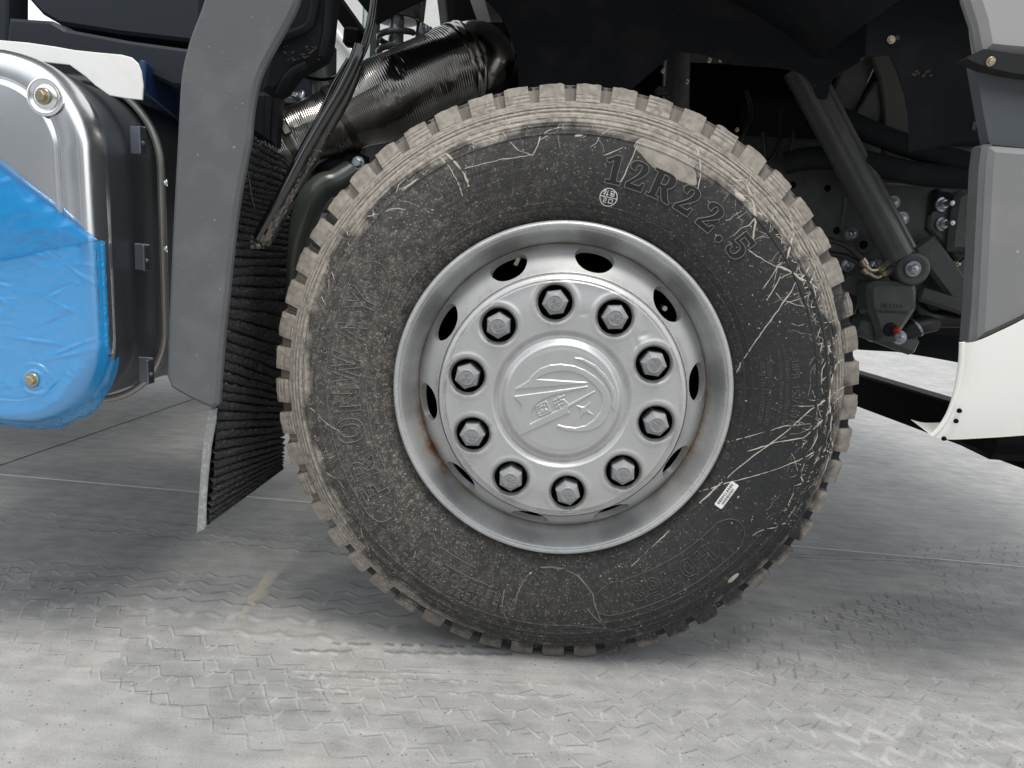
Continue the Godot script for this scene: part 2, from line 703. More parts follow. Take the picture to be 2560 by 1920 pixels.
	triplanar(m, 1.0)
	M.cream = m
	M.cab = mat(lin(0.36, 0.35, 0.35), 0.45)
	M.panel_blue = mat(lin(0.105, 0.115, 0.13), 0.42)
	m = mat(Color.WHITE, 0.5)
	m.albedo_texture = dusty(lin(0.042, 0.041, 0.041), lin(0.070, 0.068, 0.066), 0.5, 0.95, 0.01, 51, 160)
	m.metallic_specular = 0.3
	triplanar(m, 1.5)
	M.panel = m
	M.panel_dark = mat(lin(0.022, 0.022, 0.023), 0.5)
	M.panel_dark.metallic_specular = 0.3
	M.frame_grey = mat(lin(0.026, 0.031, 0.039), 0.5)
	M.frame_grey.metallic_specular = 0.3
	M.navy = mat(lin(0.016, 0.045, 0.14), 0.35)
	m = mat(Color(lin(0.0, 0.38, 0.88), 0.58), 0.06)
	m.transparency = BaseMaterial3D.TRANSPARENCY_ALPHA
	M.film = m
	m = mat(Color(lin(0.0, 0.31, 0.74), 0.70), 0.06)
	m.transparency = BaseMaterial3D.TRANSPARENCY_ALPHA
	M.film_fold = m
	M.sleeve = mat(lin(0.004, 0.004, 0.004), 0.14)
	M.sleeve.metallic_specular = 0.8
	M.mud_dark = mat(lin(0.10, 0.088, 0.074), 0.95)
	M.red = mat(lin(0.45, 0.012, 0.012), 0.35)
	M.rubber_hose = mat(lin(0.01, 0.01, 0.01), 0.4)
	M.print = mat(lin(0.78, 0.77, 0.74), 0.7)
	M.ink = mat(lin(0.02, 0.02, 0.02), 0.7)
	M.joint = mat(lin(0.55, 0.54, 0.51), 0.9)
	m = mat(Color.WHITE, 0.4)
	m.albedo_texture = dusty(lin(0.30, 0.31, 0.32), lin(0.30, 0.14, 0.05), 0.5, 0.75, 0.05, 53)
	triplanar(m, 4.0)
	M.rusty = m

func knots(table: Array, deg: float) -> float:
	# table of [angle, value], angles rising round the circle
	var n := table.size()
	for i in n:
		var a0: float = table[i][0]
		var a1: float = table[(i + 1) % n][0] + (360.0 if i == n - 1 else 0.0)
		var d := deg if deg >= a0 else deg + 360.0
		if d >= a0 and d < a1:
			return lerpf(table[i][1], table[(i + 1) % n][1], (d - a0) / (a1 - a0))
	return table[0][1]

func tyre_picture() -> Array:
	const N := 1536
	const W := 1.12
	var n1 := noise(101, 0.006, N, N, 4)
	var n2 := noise(102, 0.05, N, N, 4)
	var n3 := noise(103, 0.02, N, N, 3)
	var from := PackedFloat32Array()      # radius at which the dusty shoulder begins
	var strong := PackedFloat32Array()
	var film := PackedFloat32Array()
	for a in 361:
		from.append(knots([[-180, 0.462], [-150, 0.468], [-125, 0.488], [-100, 0.503], [-60, 0.504], [-30, 0.502], [-5, 0.494], [10, 0.488], [25, 0.478], [40, 0.462], [60, 0.452], [90, 0.458], [120, 0.462], [150, 0.466]], a - 180.0))
		strong.append(knots([[-180, 0.78], [-140, 0.7], [-110, 0.42], [-80, 0.34], [-50, 0.42], [-20, 0.55], [10, 0.62], [40, 0.74], [70, 0.8], [120, 0.88], [150, 0.86]], a - 180.0))
		film.append(knots([[-180, 0.15], [-140, 0.12], [-100, 0.07], [-60, 0.04], [-30, 0.015], [0, 0.012], [30, 0.02], [60, 0.03], [90, 0.05], [120, 0.10], [150, 0.15]], a - 180.0))
	var d := PackedFloat32Array()
	d.resize(N * N)
	# a smear of pale mud at the upper right
	var smear := curve2([Vector2(0.0911,0.431),Vector2(0.1035,0.4189),Vector2(0.1162,0.4055),Vector2(0.1346,0.3923),Vector2(0.1556,0.3835),Vector2(0.1794,0.3764),Vector2(0.1972,0.3724),Vector2(0.2004,0.3776),Vector2(0.1977,0.393),Vector2(0.1943,0.4015),Vector2(0.2033,0.4151),Vector2(0.1819,0.4311),Vector2(0.1518,0.4467),Vector2(0.1077,0.4466)], 4, true)
	var lo := Vector2(9, 9)
	var hi := Vector2(-9, -9)
	for p in smear:
		lo = lo.min(p)
		hi = hi.max(p)
	for j in N:
		var y := (0.5 - (j + 0.5) / N) * W
		for i in N:
			var x := ((i + 0.5) / N - 0.5) * W
			var r := sqrt(x * x + y * y)
			if r < 0.29 or r > 0.555:
				continue
			var k := j * N + i
			var a := int(rad_to_deg(atan2(y, x)) + 180.0)
			var b1 := n1[k] / 255.0
			var b2 := n2[k] / 255.0
			var b3 := n3[k] / 255.0
			var f: float = film[a]
			var v := f * (0.25 + 1.1 * b3) + maxf(0.0, b2 - 0.56) * f * 5.0
			var s := (r + (b1 - 0.5) * 0.035 + (b3 - 0.5) * 0.014 - from[a]) / 0.018 + 0.5
			if s > 0.0:
				s = minf(s, 1.0)
				var grow: float = s * strong[a] * (0.45 + 0.5 * b3 + 0.45 * b2)
				v = maxf(v, grow)
			if r > 0.468 and r < 0.499:
				for g in RIBS:
					var near: float = 1.0 - absf(r - g[0]) / g[2]
					if near > 0.0:
						v *= 1.0 + near * (0.25 if g[1] > 0.0 else -0.75) * clampf(b3 * 2.4 - 0.5, 0.0, 1.0)
				v *= 0.82 + 0.36 * b2
			if r < 0.335:
				v = maxf(v, (0.335 - r) * 6.0 * b2)
			if x > lo.x and x < hi.x and y > lo.y and y < hi.y and Geometry2D.is_point_in_polygon(Vector2(x, y), smear):
				v = maxf(v, 0.4 + 0.55 * b3)
			d[k] = v
	# flecks of dust and grit
	var q := RandomNumberGenerator.new()
	q.seed = 5
	for i in 70000:
		var a := q.randf() * TAU
		var f: float = film[int(rad_to_deg(a) + 180.0) % 360 if a < PI else int(rad_to_deg(a - TAU) + 180.0)]
		if q.randf() > f * 6.0 + 0.045:
			continue
		var r := q.randf_range(0.305, 0.505)
		var p := Vector2(cos(a) * r / W + 0.5, 0.5 - sin(a) * r / W) * N
		var dir := q.randf() * TAU
		var turn := q.randf_range(-0.5, 0.5)
		var n := q.randi_range(1, 5)
		var amount := pow(q.randf(), 2.5) * 0.5 + 0.06
		for s in n:
			var k := clampi(int(p.y), 0, N - 1) * N + clampi(int(p.x), 0, N - 1)
			d[k] = minf(1.0, d[k] + amount)
			if amount > 0.35:
				d[k + 1] = minf(1.0, d[k + 1] + amount * 0.6)
			p += Vector2(cos(dir), sin(dir))
			dir += turn
	var rgb := PackedByteArray()
	rgb.resize(N * N * 3)
	var high := PackedByteArray()
	high.resize(N * N)
	var lut := PackedByteArray()
	lut.resize(257 * 3)
	for i in 257:
		var col := Color(0.022, 0.0225, 0.024).lerp(Color(0.42, 0.375, 0.32), i / 256.0).linear_to_srgb()
		lut[i * 3] = int(col.r * 255)
		lut[i * 3 + 1] = int(col.g * 255)
		lut[i * 3 + 2] = int(col.b * 255)
	for k in N * N:
		var v := clampf(d[k], 0.0, 1.0)
		var s := int(v * 256.0) * 3
		rgb[k * 3] = lut[s]
		rgb[k * 3 + 1] = lut[s + 1]
		rgb[k * 3 + 2] = lut[s + 2]
		high[k] = int(v * 150.0 + n2[k] * 0.4)
	return [tex(rgb, N, N, Image.FORMAT_RGB8), tex(high, N, N, Image.FORMAT_L8)]

func silver_picture() -> ImageTexture:
	const N := 1024
	const W := 0.64
	var n1 := noise(201, 0.01, N, N, 4)
	var n2 := noise(202, 0.08, N, N, 3)
	var o := PackedByteArray()
	o.resize(N * N * 3)
	for j in N:
		var y := (0.5 - (j + 0.5) / N) * W
		for i in N:
			var x := ((i + 0.5) / N - 0.5) * W
			var k := j * N + i
			var r := sqrt(x * x + y * y)
			var b1 := n1[k] / 255.0
			var b2 := n2[k] / 255.0
			var g := 0.56 + 0.05 * (b1 - 0.5)
			var warm := 0.0
			if r > 0.255:
				# grime on the rim, rust in its seam
				g -= 0.10 * clampf(b1 * 1.6 - 0.5, 0.0, 1.0)
				var seam := 1.0 - clampf(absf(r - 0.268) / 0.009, 0.0, 1.0)
				var a := rad_to_deg(atan2(y, x))
				var where := 0.12 + 0.85 * clampf(1.0 - absf(a + 152.0) / 32.0, 0.0, 1.0) + 0.35 * clampf(1.0 - absf(a + 15.0) / 35.0, 0.0, 1.0)
				warm = clampf(seam * where * (b1 * 1.5 + b2 * 0.8 - 0.65), 0.0, 0.85)
				if b2 > 0.74 and r > 0.285:
					g *= 0.82
			else:
				g -= 0.06 * clampf(b1 * 2.0 - 1.1, 0.0, 1.0)
				if b2 > 0.83:
					g *= 0.88
				# dirt run out below the nuts and gathered at the hub's groove
				var na := roundf((rad_to_deg(atan2(y, x)) - 97.6) / 36.0) * 36.0 + 97.6
				var nc := Vector2(cos(deg_to_rad(na)), sin(deg_to_rad(na))) * 0.1675
				var nd := Vector2(x, y).distance_to(nc)
				var grime := clampf(1.0 - (nd - 0.029) / 0.012, 0.0, 1.0) * 0.5 + clampf(1.0 - absf(r - 0.112) / 0.006, 0.0, 1.0) * 0.5 + clampf(1.0 - absf(r - 0.2045) / 0.005, 0.0, 1.0) * 0.6 + clampf(1.0 - absf(r - 0.222) / 0.008, 0.0, 1.0) * 0.5
				if absf(x - nc.x) < 0.010 and y < nc.y and y > nc.y - 0.06:
					grime += 0.35 * b2
				grime *= clampf(b1 * 1.4 + b2 - 0.75, 0.0, 1.0)
				g *= 1.0 - 0.28 * grime
				warm = 0.18 * grime
			o[k * 3] = int(lerpf(pow(g, 0.4545), 0.55, warm) * 255.0)
			o[k * 3 + 1] = int(lerpf(pow(g * 1.003, 0.4545), 0.36, warm) * 255.0)
			o[k * 3 + 2] = int(lerpf(pow(g * 1.0, 0.4545), 0.20, warm) * 255.0)
	return tex(o, N, N, Image.FORMAT_RGB8)

# ---------------------------------------------------------------- the floor
const GN := 2048
const GW := 3.4
const GC := Vector2(0.0, -1.08)
var prints: PackedFloat32Array

func stamp(a: Vector2, e: Vector2, w: float, dark: float) -> void:
	var s := GN / GW
	var pa := (a - GC + Vector2(GW, GW) * 0.5) * s
	var pe := (e - GC + Vector2(GW, GW) * 0.5) * s
	var rr := w * s * 0.5
	var n := int(pa.distance_to(pe)) + 1
	var q := int(ceil(rr))
	for i in n:
		var p := pa.lerp(pe, float(i) / n)
		for dy in range(-q, q + 1):
			for dx in range(-q, q + 1):
				var x := int(p.x) + dx
				var y := int(p.y) + dy
				var f := clampf(rr + 0.5 - Vector2(x - p.x + 0.5, y - p.y + 0.5).length(), 0.0, 1.0)
				if f > 0.0 and x >= 0 and y >= 0 and x < GN and y < GN:
					var k := y * GN + x
					prints[k] = maxf(prints[k], dark * f) if dark > 0.0 else minf(prints[k], dark * f)

func tread_track(a: Vector2, e: Vector2, width: float, rows: int, zig: float, period: float, dark: float, line: float, gap := 0.15) -> void:
	# the print of a tyre rolled from a to e: zigzag grooves, sipes across, blocks faintly darker
	var d := (e - a).normalized()
	var s := Vector2(-d.y, d.x)
	var n := int(a.distance_to(e) / period)
	var pitch := width / maxf(rows - 1, 1)
	for row in rows:
		var off := (float(row) / maxf(rows - 1, 1) - 0.5) * width
		var fade := 1.0
		for i in n:
			if rng.randf() < 0.3:
				fade = rng.randf_range(0.5, 1.0)
			if rng.randf() < gap:
				continue
			var j := Vector2(rng.randf_range(-1, 1), rng.randf_range(-1, 1)) * 0.002
			var p0 := a + d * period * i + s * off + j
			var p1 := p0 + d * period * 0.34 + s * zig
			var p2 := p0 + d * period * 0.60 + s * zig * 0.8
			var p3 := a + d * period * (i + 1) + s * off
			if row < rows - 1 and rng.randf() < 0.75:
				var m := s * pitch * 0.5
				stamp(p0 + m, p1 + m, pitch * 0.62, absf(dark) * fade * 0.42)
				stamp(p2 + m, p3 + m, pitch * 0.62, absf(dark) * fade * rng.randf_range(0.05, 0.3))
			stamp(p0, p1, line, dark * fade * 1.9)
			stamp(p1, p2, line * 0.8, dark * fade)
			stamp(p2, p3, line, dark * fade * 1.9)
			stamp(p0 + s * line, p1 + s * line, line, -0.16 * fade)
			if row < rows - 1 and rng.randf() < 0.6:
				stamp(p2, p2 + s * pitch * rng.randf_range(0.15, 0.4), line * 1.3, -0.2 * fade)
				stamp(p3, p3 + s * pitch * 0.4 + d * 0.006, line * 0.8, dark * fade * 0.5)

func floor_sheet() -> void:
	prints.resize(GN * GN)
	tread_track(Vector2(-2.4, -0.42), Vector2(-0.2, -0.33), 0.085, 3, 0.014, 0.080, 0.20, 0.007, 0.05)
	tread_track(Vector2(-2.4, -0.05), Vector2(-0.25, -0.08), 0.12, 4, 0.018, 0.085, 0.18, 0.007, 0.08)
	tread_track(Vector2(-2.4, 0.10), Vector2(-0.25, 0.06), 0.06, 2, 0.016, 0.085, 0.08, 0.012, 0.1)
	tread_track(Vector2(-1.2652,-0.0173),Vector2(-0.3577,0.3624), 0.17, 4, 0.022, 0.075, 0.30, 0.0032, 0.0)
	tread_track(Vector2(-0.7667,0.1949),Vector2(0.0948,0.455), 0.17, 4, 0.022, 0.078, 0.26, 0.0030, 0.02)
	tread_track(Vector2(-0.4066,0.2045),Vector2(0.0974,0.4144), 0.15, 4, 0.022, 0.075, 0.2, 0.0032, 0.06)
	tread_track(Vector2(-0.0917,0.3259),Vector2(0.817,0.3841), 0.22, 5, 0.022, 0.07, 0.20, 0.0035, 0.10)
	tread_track(Vector2(0.0685,0.1952),Vector2(0.9491,0.1832), 0.22, 5, 0.03, 0.06, 0.16, 0.004, 0.15)
	tread_track(Vector2(-0.4809,0.1424),Vector2(-0.048,0.0929), 0.025, 2, 0.004, 0.035, 0.2, 0.010, 0.25)
	tread_track(Vector2(-0.4418,0.2547),Vector2(0.0595,0.2111), 0.035, 2, 0.004, 0.040, 0.13, 0.006, 0.15)
	tread_track(Vector2(-0.4567,0.2119),Vector2(0.0609,0.1584), 0.02, 2, 0.001, 0.2, 0.10, 0.005, 0.1)
	tread_track(Vector2(0.6611,-0.502),Vector2(1.4935,-0.5875), 0.02, 2, 0.004, 0.05, 0.18, 0.008, 0.3)
	tread_track(Vector2(0.991,-0.517),Vector2(1.4227,-0.6772), 0.15, 5, 0.022, 0.05, 0.20, 0.006, 0.15)
	tread_track(Vector2(0.3621,0.0562),Vector2(1.223,-0.4295), 0.17, 5, 0.03, 0.055, 0.20, 0.005, 0.06)
	tread_track(Vector2(0.6036,-0.113),Vector2(0.877,-0.2686), 0.10, 4, 0.03, 0.05, 0.26, 0.006, 0.1)
	tread_track(Vector2(0.5117,0.293),Vector2(0.9491,0.1832), 0.15, 4, 0.03, 0.07, -0.07, 0.008, 0.3)
	tread_track(Vector2(0.2846,-0.1031),Vector2(1.0106,0.0896), 0.30, 6, 0.01, 0.06, 0.14, 0.004, 0.2)
	for i in 3500:                                # scuffs and scrapes
		var p := Vector2(rng.randf_range(-2.4, 2.4), rng.randf_range(-2.4, 1.2))
		var a := rng.randf_range(-0.35, 0.35) + (0.0 if rng.randf() < 0.7 else 0.9)
		var l := rng.randf_range(0.008, 0.07)
		stamp(p, p + Vector2(cos(a), sin(a)) * l, rng.randf_range(0.002, 0.005), rng.randf_range(-0.10, 0.13))
	var n1 := noise(301, 0.004, GN, GN, 5)
	var n2 := noise(302, 0.02, GN, GN, 6)
	var n4 := noise(304, 0.25, GN, GN, 2)
	var st := stretched(303, 0.045, GN, GN, 5, 1)
	var o := PackedByteArray()
	o.resize(GN * GN * 3)
	var high := PackedByteArray()
	high.resize(GN * GN)
	for k in GN * GN:
		var b1 := n1[k] / 255.0
		var b2 := n2[k] / 255.0
		var b3 := st[k] / 255.0
		var g := 0.35 + 0.085 * (b1 - 0.5) + 0.09 * (b2 - 0.5) + 0.10 * (b3 - 0.5) + 0.05 * (n4[k] / 255.0 - 0.5)
		g = clampf(g * (1.0 - prints[k]), 0.06, 0.6)
		var w := clampf((b1 - 0.5) * 0.2, 0.0, 0.04)
		var v := sqrt(g)
		o[k * 3] = int(minf(1.0, v * (1.003 + w * 0.25)) * 255.0)
		o[k * 3 + 1] = int(minf(1.0, v) * 255.0)
		o[k * 3 + 2] = int(minf(1.0, v * (0.99 - w * 0.3)) * 255.0)
		high[k] = int(clampf(120.0 + n2[k] * 0.25 + n4[k] * 0.12 + st[k] * 0.15 - prints[k] * 25.0, 0.0, 255.0))
	var m := mat(Color.WHITE, 0.68)
	m.albedo_texture = tex(o, GN, GN, Image.FORMAT_RGB8)
	m.heightmap_enabled = true
	m.heightmap_texture = tex(high, GN, GN, Image.FORMAT_L8)
	m.heightmap_scale = 0.10
	# grit and pores, on a finer scale
	var grit := ramp_tex(311, 0.35, [[0.0, Color(0.55, 0.55, 0.55)], [0.3, Color(0.82, 0.82, 0.82)], [0.5, Color(0.95, 0.95, 0.95)], [1.0, Color(1.0, 1.0, 1.0)]], 512, 2)
	var gd := grit.get_image().get_data()
	speck(gd, 512, 512, 900, Color(0.35, 0.34, 0.33), 0.6, 3, 312)
	speck(gd, 512, 512, 500, Color(1, 1, 1), 0.6, 2, 313)
	m.detail_enabled = true
	m.detail_albedo = tex(gd, 512, 512, Image.FORMAT_RGB8)
	m.detail_blend_mode = BaseMaterial3D.BLEND_MODE_MUL
	m.detail_uv_layer = BaseMaterial3D.DETAIL_UV_2
	M.concrete = m
	var mb := MB.new()
	var xs := [-60.0, -2.5, 2.5, 60.0]
	mb.two = 0.55
	var ids := []
	for z in xs:
		for x in xs:
			ids.append(mb.pt(Vector3(x, 0, z), (Vector2(x, z) - GC) / GW + Vector2(0.5, 0.5)))
	for j in 3:
		for i in 3:
			mb.quad(ids[j * 4 + i], ids[j * 4 + i + 1], ids[j * 4 + i + 5], ids[j * 4 + i + 4])
	var f := part("floor", mb.commit(), m, self)
	f.set_meta("kind", "structure")
	f.set_meta("label", "grey concrete floor with pale joints and tyre prints")
	# pale sealed joint and dark saw cut across the slab
	mb = MB.new()
	bar(mb, Vector3(-6.0, 0.0008, -0.863), Vector3(6.0, 0.0008, -0.343), 0.007, 0.0024, 0.0005, Vector3.UP)
	part("joint", mb.commit(), M.joint, f)
	mb = MB.new()
	var cut := [Vector2(-1.7627,-0.806),Vector2(-1.6618,-1.905)]
	var cd: Vector2 = (cut[1] - cut[0]) * 3.0
	bar(mb, Vector3(cut[0].x - cd.x * 0.2, 0.0006, cut[0].y - cd.y * 0.2), Vector3(cut[0].x + cd.x, 0.0006, cut[0].y + cd.y), 0.0035, 0.0015, 0.0003, Vector3.UP)
	part("joint", mb.commit(), mat(lin(0.05, 0.05, 0.05), 0.9), f)
	# ochre mud stain left by the wheel
	mb = MB.new()
	var at := [Vector2(-0.639,-0.1528),Vector2(-0.6415,-0.1082),Vector2(-0.6326,-0.0148),Vector2(-0.6328,0.0568)]
	for i in at.size() - 1:
		for k in 7:
			var p: Vector2 = at[i].lerp(at[i + 1], k / 7.0)
			var r := rng.randf_range(0.006, 0.016) * (1.2 if i < 2 else 0.7)
			lathe(mb, [Vector2(0.0, 0.0014), Vector2(r * 0.7, 0.0012), Vector2(r, 0.0002)], 9, Vector3(p.x + rng.randf_range(-0.008, 0.008), 0, p.y + rng.randf_range(-0.004, 0.004)), Basis(Vector3.RIGHT, Vector3.FORWARD, Vector3.UP))
	var stain := mat(lin(0.36, 0.325, 0.275), 0.95)
	part("dried_mud", mb.commit(), stain, f)
# ---------------------------------------------------------------- the wheel
func wheel_all() -> void:
	wheel = group_part("wheel", truck, "big dusty wheel with a chunky tread and a dull silver rim")
	wheel.position = Vector3(0, AX, 0)
	tyre_body()
	tread_blocks()
	tyre_marks()
	rim_and_cover()
	nut_caps()
	mud()

const RIBS := [[0.4725, -0.0016, 0.0022], [0.4790, 0.0016, 0.0022], [0.4832, -0.0018, 0.0018], [0.4868, 0.0014, 0.0018], [0.4902, -0.0018, 0.0016], [0.4932, 0.0012, 0.0016], [0.4958, -0.0014, 0.0014]]

func tyre_body() -> void:
	var p := []
	var r := 0.296
	p.append(Vector2(0.285, 0.10))
	while r < 0.4955:
		var h := 0.0
		# mould lines and ribs round the sidewall
		for g in [[0.3215, 0.0011, 0.0018], [0.3265, -0.0014, 0.0018], [0.334, 0.0012, 0.0016], [0.446, 0.0018, 0.0022], [0.4575, -0.0022, 0.003], [0.466, 0.0022, 0.0028]]:
			h += g[1] * maxf(0.0, 1.0 - absf(r - g[0]) / g[2])
		for g in RIBS:
			h += g[1] * maxf(0.0, 1.0 - absf(r - g[0]) / g[2])
		p.append(Vector2(r, side_z(r) + h))
		r += 0.0009 if r > 0.44 or r < 0.337 else 0.003
	# floor of the notches, then the crown
	p.append(Vector2(0.4985, side_z(0.4985)))
	for q in [[0.5025, 0.1205], [0.5025, 0.1205], [0.5040, 0.1050], [0.5040, 0.1050], [0.5230, 0.0970], [0.5280, 0.0935], [0.5280, 0.0935], [0.5284, 0.072], [0.5280, 0.066], [0.5280, 0.066], [0.5395, 0.063], [0.5395, 0.063]]:
		p.append(Vector2(q[0], q[1]))
	p.append(Vector2(0.5415, 0.0))
	p.append(Vector2(0.5390, -0.09))
	p.append(Vector2(0.5335, -0.1065))
	p.append(Vector2(0.5335, -0.1065))
	p.append(Vector2(0.48, -0.135))
	p.append(Vector2(0.42, -0.152))
	p.append(Vector2(0.36, -0.15))
	p.append(Vector2(0.30, -0.115))
	var mb := MB.new()
	lathe(mb, p, 400, Vector3.ZERO, Basis.IDENTITY, true)
	mb.commit(1.12)
	for i in mb.v.size():
		var q := mb.v[i]
		var rr := Vector2(q.x, q.y).length()
		if rr > 0.5035 and q.z > 0.0:      # rubber in the grooves has kept less dust
			mb.t[i] = Vector2(0.5, 0.5) + Vector2(q.x, -q.y) * (0.474 / rr) / 1.12
	part("tyre", mb.commit(), M.tyre, wheel)

func tread_blocks() -> void:
	for i in 53:
		var mb := MB.new()
		var mid := 92.2 - PITCH / 2.0 + PITCH * i
		var half0 := PITCH * rng.randf_range(0.345, 0.375)
		var half1 := PITCH * rng.randf_range(0.315, 0.35)
		var skew := rng.randf_range(-0.06, 0.06)
		# profile from the inner edge over the shoulder to the groove
		var prof := [Vector2(0.4998, side_z(0.4998) - 0.001), Vector2(0.5012, side_z(0.5012) + 0.0008), Vector2(0.518, side_z(0.518) + 0.0012), Vector2(0.5318, side_z(0.5318) + 0.0006), Vector2(0.5345, 0.1048), Vector2(0.5372, 0.080), Vector2(0.5385, 0.062), Vector2(0.5240, 0.058)]
		var cols := 7
		var grid := []
		for j in prof.size():
			var q: Vector2 = prof[j]
			var row := []
			var f := clampf((q.x - 0.5) / 0.034, 0.0, 1.0)
			var half := lerpf(half0, half1, f) + (0.9 if j >= 6 else 0.0)
			for k in cols:
				var u := (k / (cols - 1.0)) * 2.0 - 1.0
				var edge := 1.0 if absf(u) > 0.99 else 0.0
				var a := deg_to_rad(mid + skew + u * half)
				var rr := q.x - edge * (0.0006 if j > 1 else 0.0) + rng.randf_range(-0.0011, 0.0006)
				var z := q.y - edge * (0.0009 if j > 0 and j < 5 else 0.0)
				var v := Vector3(cos(a) * rr, sin(a) * rr, z)
				v.y = maxf(v.y, CLAMP)
				row.append(v)
			grid.append(row)
		var heart := Vector3(cos(deg_to_rad(mid)) * 0.515, sin(deg_to_rad(mid)) * 0.515, 0.075)
		for j in prof.size() - 1:
			for k in cols - 1:
				mb.out_face([grid[j][k], grid[j][k + 1], grid[j + 1][k + 1], grid[j + 1][k]], heart)
		for k in [0, cols - 1]:
			var side := []
			for j in prof.size():
				side.append(grid[j][k])
			var foot := Vector3(side[0].x, side[0].y, 0.05) * Vector3(1, 1, 1)
			for j in prof.size() - 2:
				mb.out_face([foot, side[j], side[j + 1]], heart)
		mb.commit(1.12)
		var twist := deg_to_rad(rng.randf_range(-7.0, 7.0))
		var less := rng.randf_range(0.935, 1.0)
		for k in mb.v.size():
			var w := 1.0 if mb.v[k].z > 0.1 else 0.9     # the running surface is worn clean
			mb.t[k] = Vector2(0.5, 0.5) + (Vector2(mb.v[k].x, -mb.v[k].y) / 1.12).rotated(twist) * less * w
		part("tread_block", mb.commit(), M.tyre, wheel)

func tyre_marks() -> void:
	var serif := SystemFont.new()
	serif.font_names = PackedStringArray(["Droid Serif"])
	serif.font_weight = 700
	var slab := FontVariation.new()
	slab.base_font = serif
	slab.variation_embolden = 0.45
	var sans := SystemFont.new()
	sans.font_names = PackedStringArray(["Droid Sans"])
	var bold := SystemFont.new()
	bold.font_names = PackedStringArray(["Droid Sans"])
	bold.font_weight = 700
	# size in big outlined letters
	var body := MB.new()
	var edge := MB.new()
	var at := [81.0, 75.2, 68.5, 61.6, 54.6, 49.4, 44.3]
	var chars := "12R22.5"
	for i in 7:
		arc_text(body, edge, chars[i], slab, 0.3945, at[i], at[i], 0.045, 0.0012, 0.0020)
	part("size_lettering", body.commit(), M.lettering, wheel, "black raised figures reading 12R22.5 on the tyre")
	part("size_lettering_edge", edge.commit(), M.size_edge, wheel)
	# maker and pattern, in outline only
	edge = MB.new()
	var a2 := [-148.2, -155.6, -166.4, -174.9, -182.8, -193.6, -201.6]
	var word := "FRONWAY"
	for i in 7:
		arc_text(null, edge, word[i], bold, 0.389, a2[i], a2[i], 0.050, 0.0010, 0.0022)
	strip(edge, arc(0.424, -143.5, -208.0, 60), 0.002, 0.0012)
	strip(edge, arc(0.352, -147.0, -206.5, 60), 0.002, 0.0012)
	for s in [[-143.5, -147.0], [-208.0, -206.5]]:
		var ca: Vector2 = polar(0.424, s[0])
		var cb: Vector2 = polar(0.352, s[1])
		var out := polar(1.0, s[0] + (90.0 if s[0] > -170.0 else -90.0))
		strip(edge, curve2([ca, ca.lerp(cb, 0.15) + out * 0.024, ca.lerp(cb, 0.5) + out * 0.036, ca.lerp(cb, 0.85) + out * 0.024, cb], 6), 0.002, 0.0012)
	part("maker_lettering", edge.commit(), M.letter_edge, wheel, "dusty outlined letters reading FRONWAY up the left side of the tyre")
	edge = MB.new()
	var a3 := [-44.8, -50.5, -56.4, -60.6, -65.4]
	var pat := "HD168"
	for i in 5:
		arc_text(null, edge, pat[i], bold, 0.399, a3[i], a3[i], 0.034, 0.0006, 0.0014)
	strip(edge, arc(0.368, -36.0, -72.0, 50), 0.0018, 0.001)
	strip(edge, arc(0.432, -37.0, -74.0, 50), 0.0018, 0.001)
	for s in [[-36.0, -37.0, 1.0], [-72.0, -74.0, -1.0]]:
		var cb: Vector2 = polar(0.432, s[1])
		var ca: Vector2 = polar(0.368, s[0])
		var out := polar(1.0, s[0] + 90.0 * s[2])
		strip(edge, curve2([ca, ca.lerp(cb, 0.2) + out * 0.022, ca.lerp(cb, 0.5) + out * 0.030, ca.lerp(cb, 0.8) + out * 0.022, cb], 6), 0.0018, 0.001)
	part("pattern_lettering", edge.commit(), M.letter_soft, wheel, "faint outlined letters reading HD168 at the lower right of the tyre")
	# small moulded print
	body = MB.new()
	arc_text(body, body, "TUBELESS  TYPE  STANDARD  RIM  9.00", sans, 0.3517, 135.7, 97.4, 0.0085, 0.0008)
	arc_text(body, body, "MADE IN CHINA", sans, 0.331, -168.0, -181.0, 0.0065, 0.0007)
	arc_text(body, body, "18PR  152/149 M", sans, 0.408, 12.5, -3.4, 0.0125, 0.0008)
	arc_text(body, body, "2 SIDEWALL-1 PLY STEEL CORD", sans, 0.3638, 14.4, -4.2, 0.0068, 0.0007)
	arc_text(body, body, "TREAD 4 PLIES STEEL CORD", sans, 0.3528, 13.2, -4.1, 0.0068, 0.0007)
	arc_text(body, body, "MAX LOAD SINGLE 3550KG AT 930KPA COLD", sans, 0.393, 15.4, -3.8, 0.0055, 0.0006)
	arc_text(body, body, "MAX LOAD DUAL 3250KG AT 930KPA COLD", sans, 0.3822, 15.4, -3.8, 0.0055, 0.0006)
	arc_text(body, body, "WARNING: SERIOUS INJURY MAY RESULT FROM", sans, 0.4105, 121.0, 103.0, 0.0052, 0.0006)
	arc_text(body, body, "TIRE FAILURE DUE TO UNDERINFLATION OVERLOADING", sans, 0.4010, 123.5, 101.0, 0.0052, 0.0006)
	arc_text(body, body, "EXPLOSION OF TIRE RIM ASSEMBLY DUE TO IMPROPER MOUNTING", sans, 0.3915, 126.5, 98.5, 0.0052, 0.0006)
	arc_text(body, body, "NEVER EXCEED SAFE PRESSURE TO SEAT BEADS USE", sans, 0.3820, 126.5, 100.5, 0.0052, 0.0006)
	arc_text(body, body, "ONLY SPECIALLY TRAINED PERSONS SHOULD MOUNT TIRES", sans, 0.3725, 127.5, 101.5, 0.0052, 0.0006)
	part("small_lettering", body.commit(), M.letter_soft, wheel, "small moulded print on the tyre sidewall")
	edge = MB.new()
	arc_text(null, edge, "REGROOVABLE", bold, 0.4045, -103.6, -127.0, 0.0155, 0.0008, 0.0018)
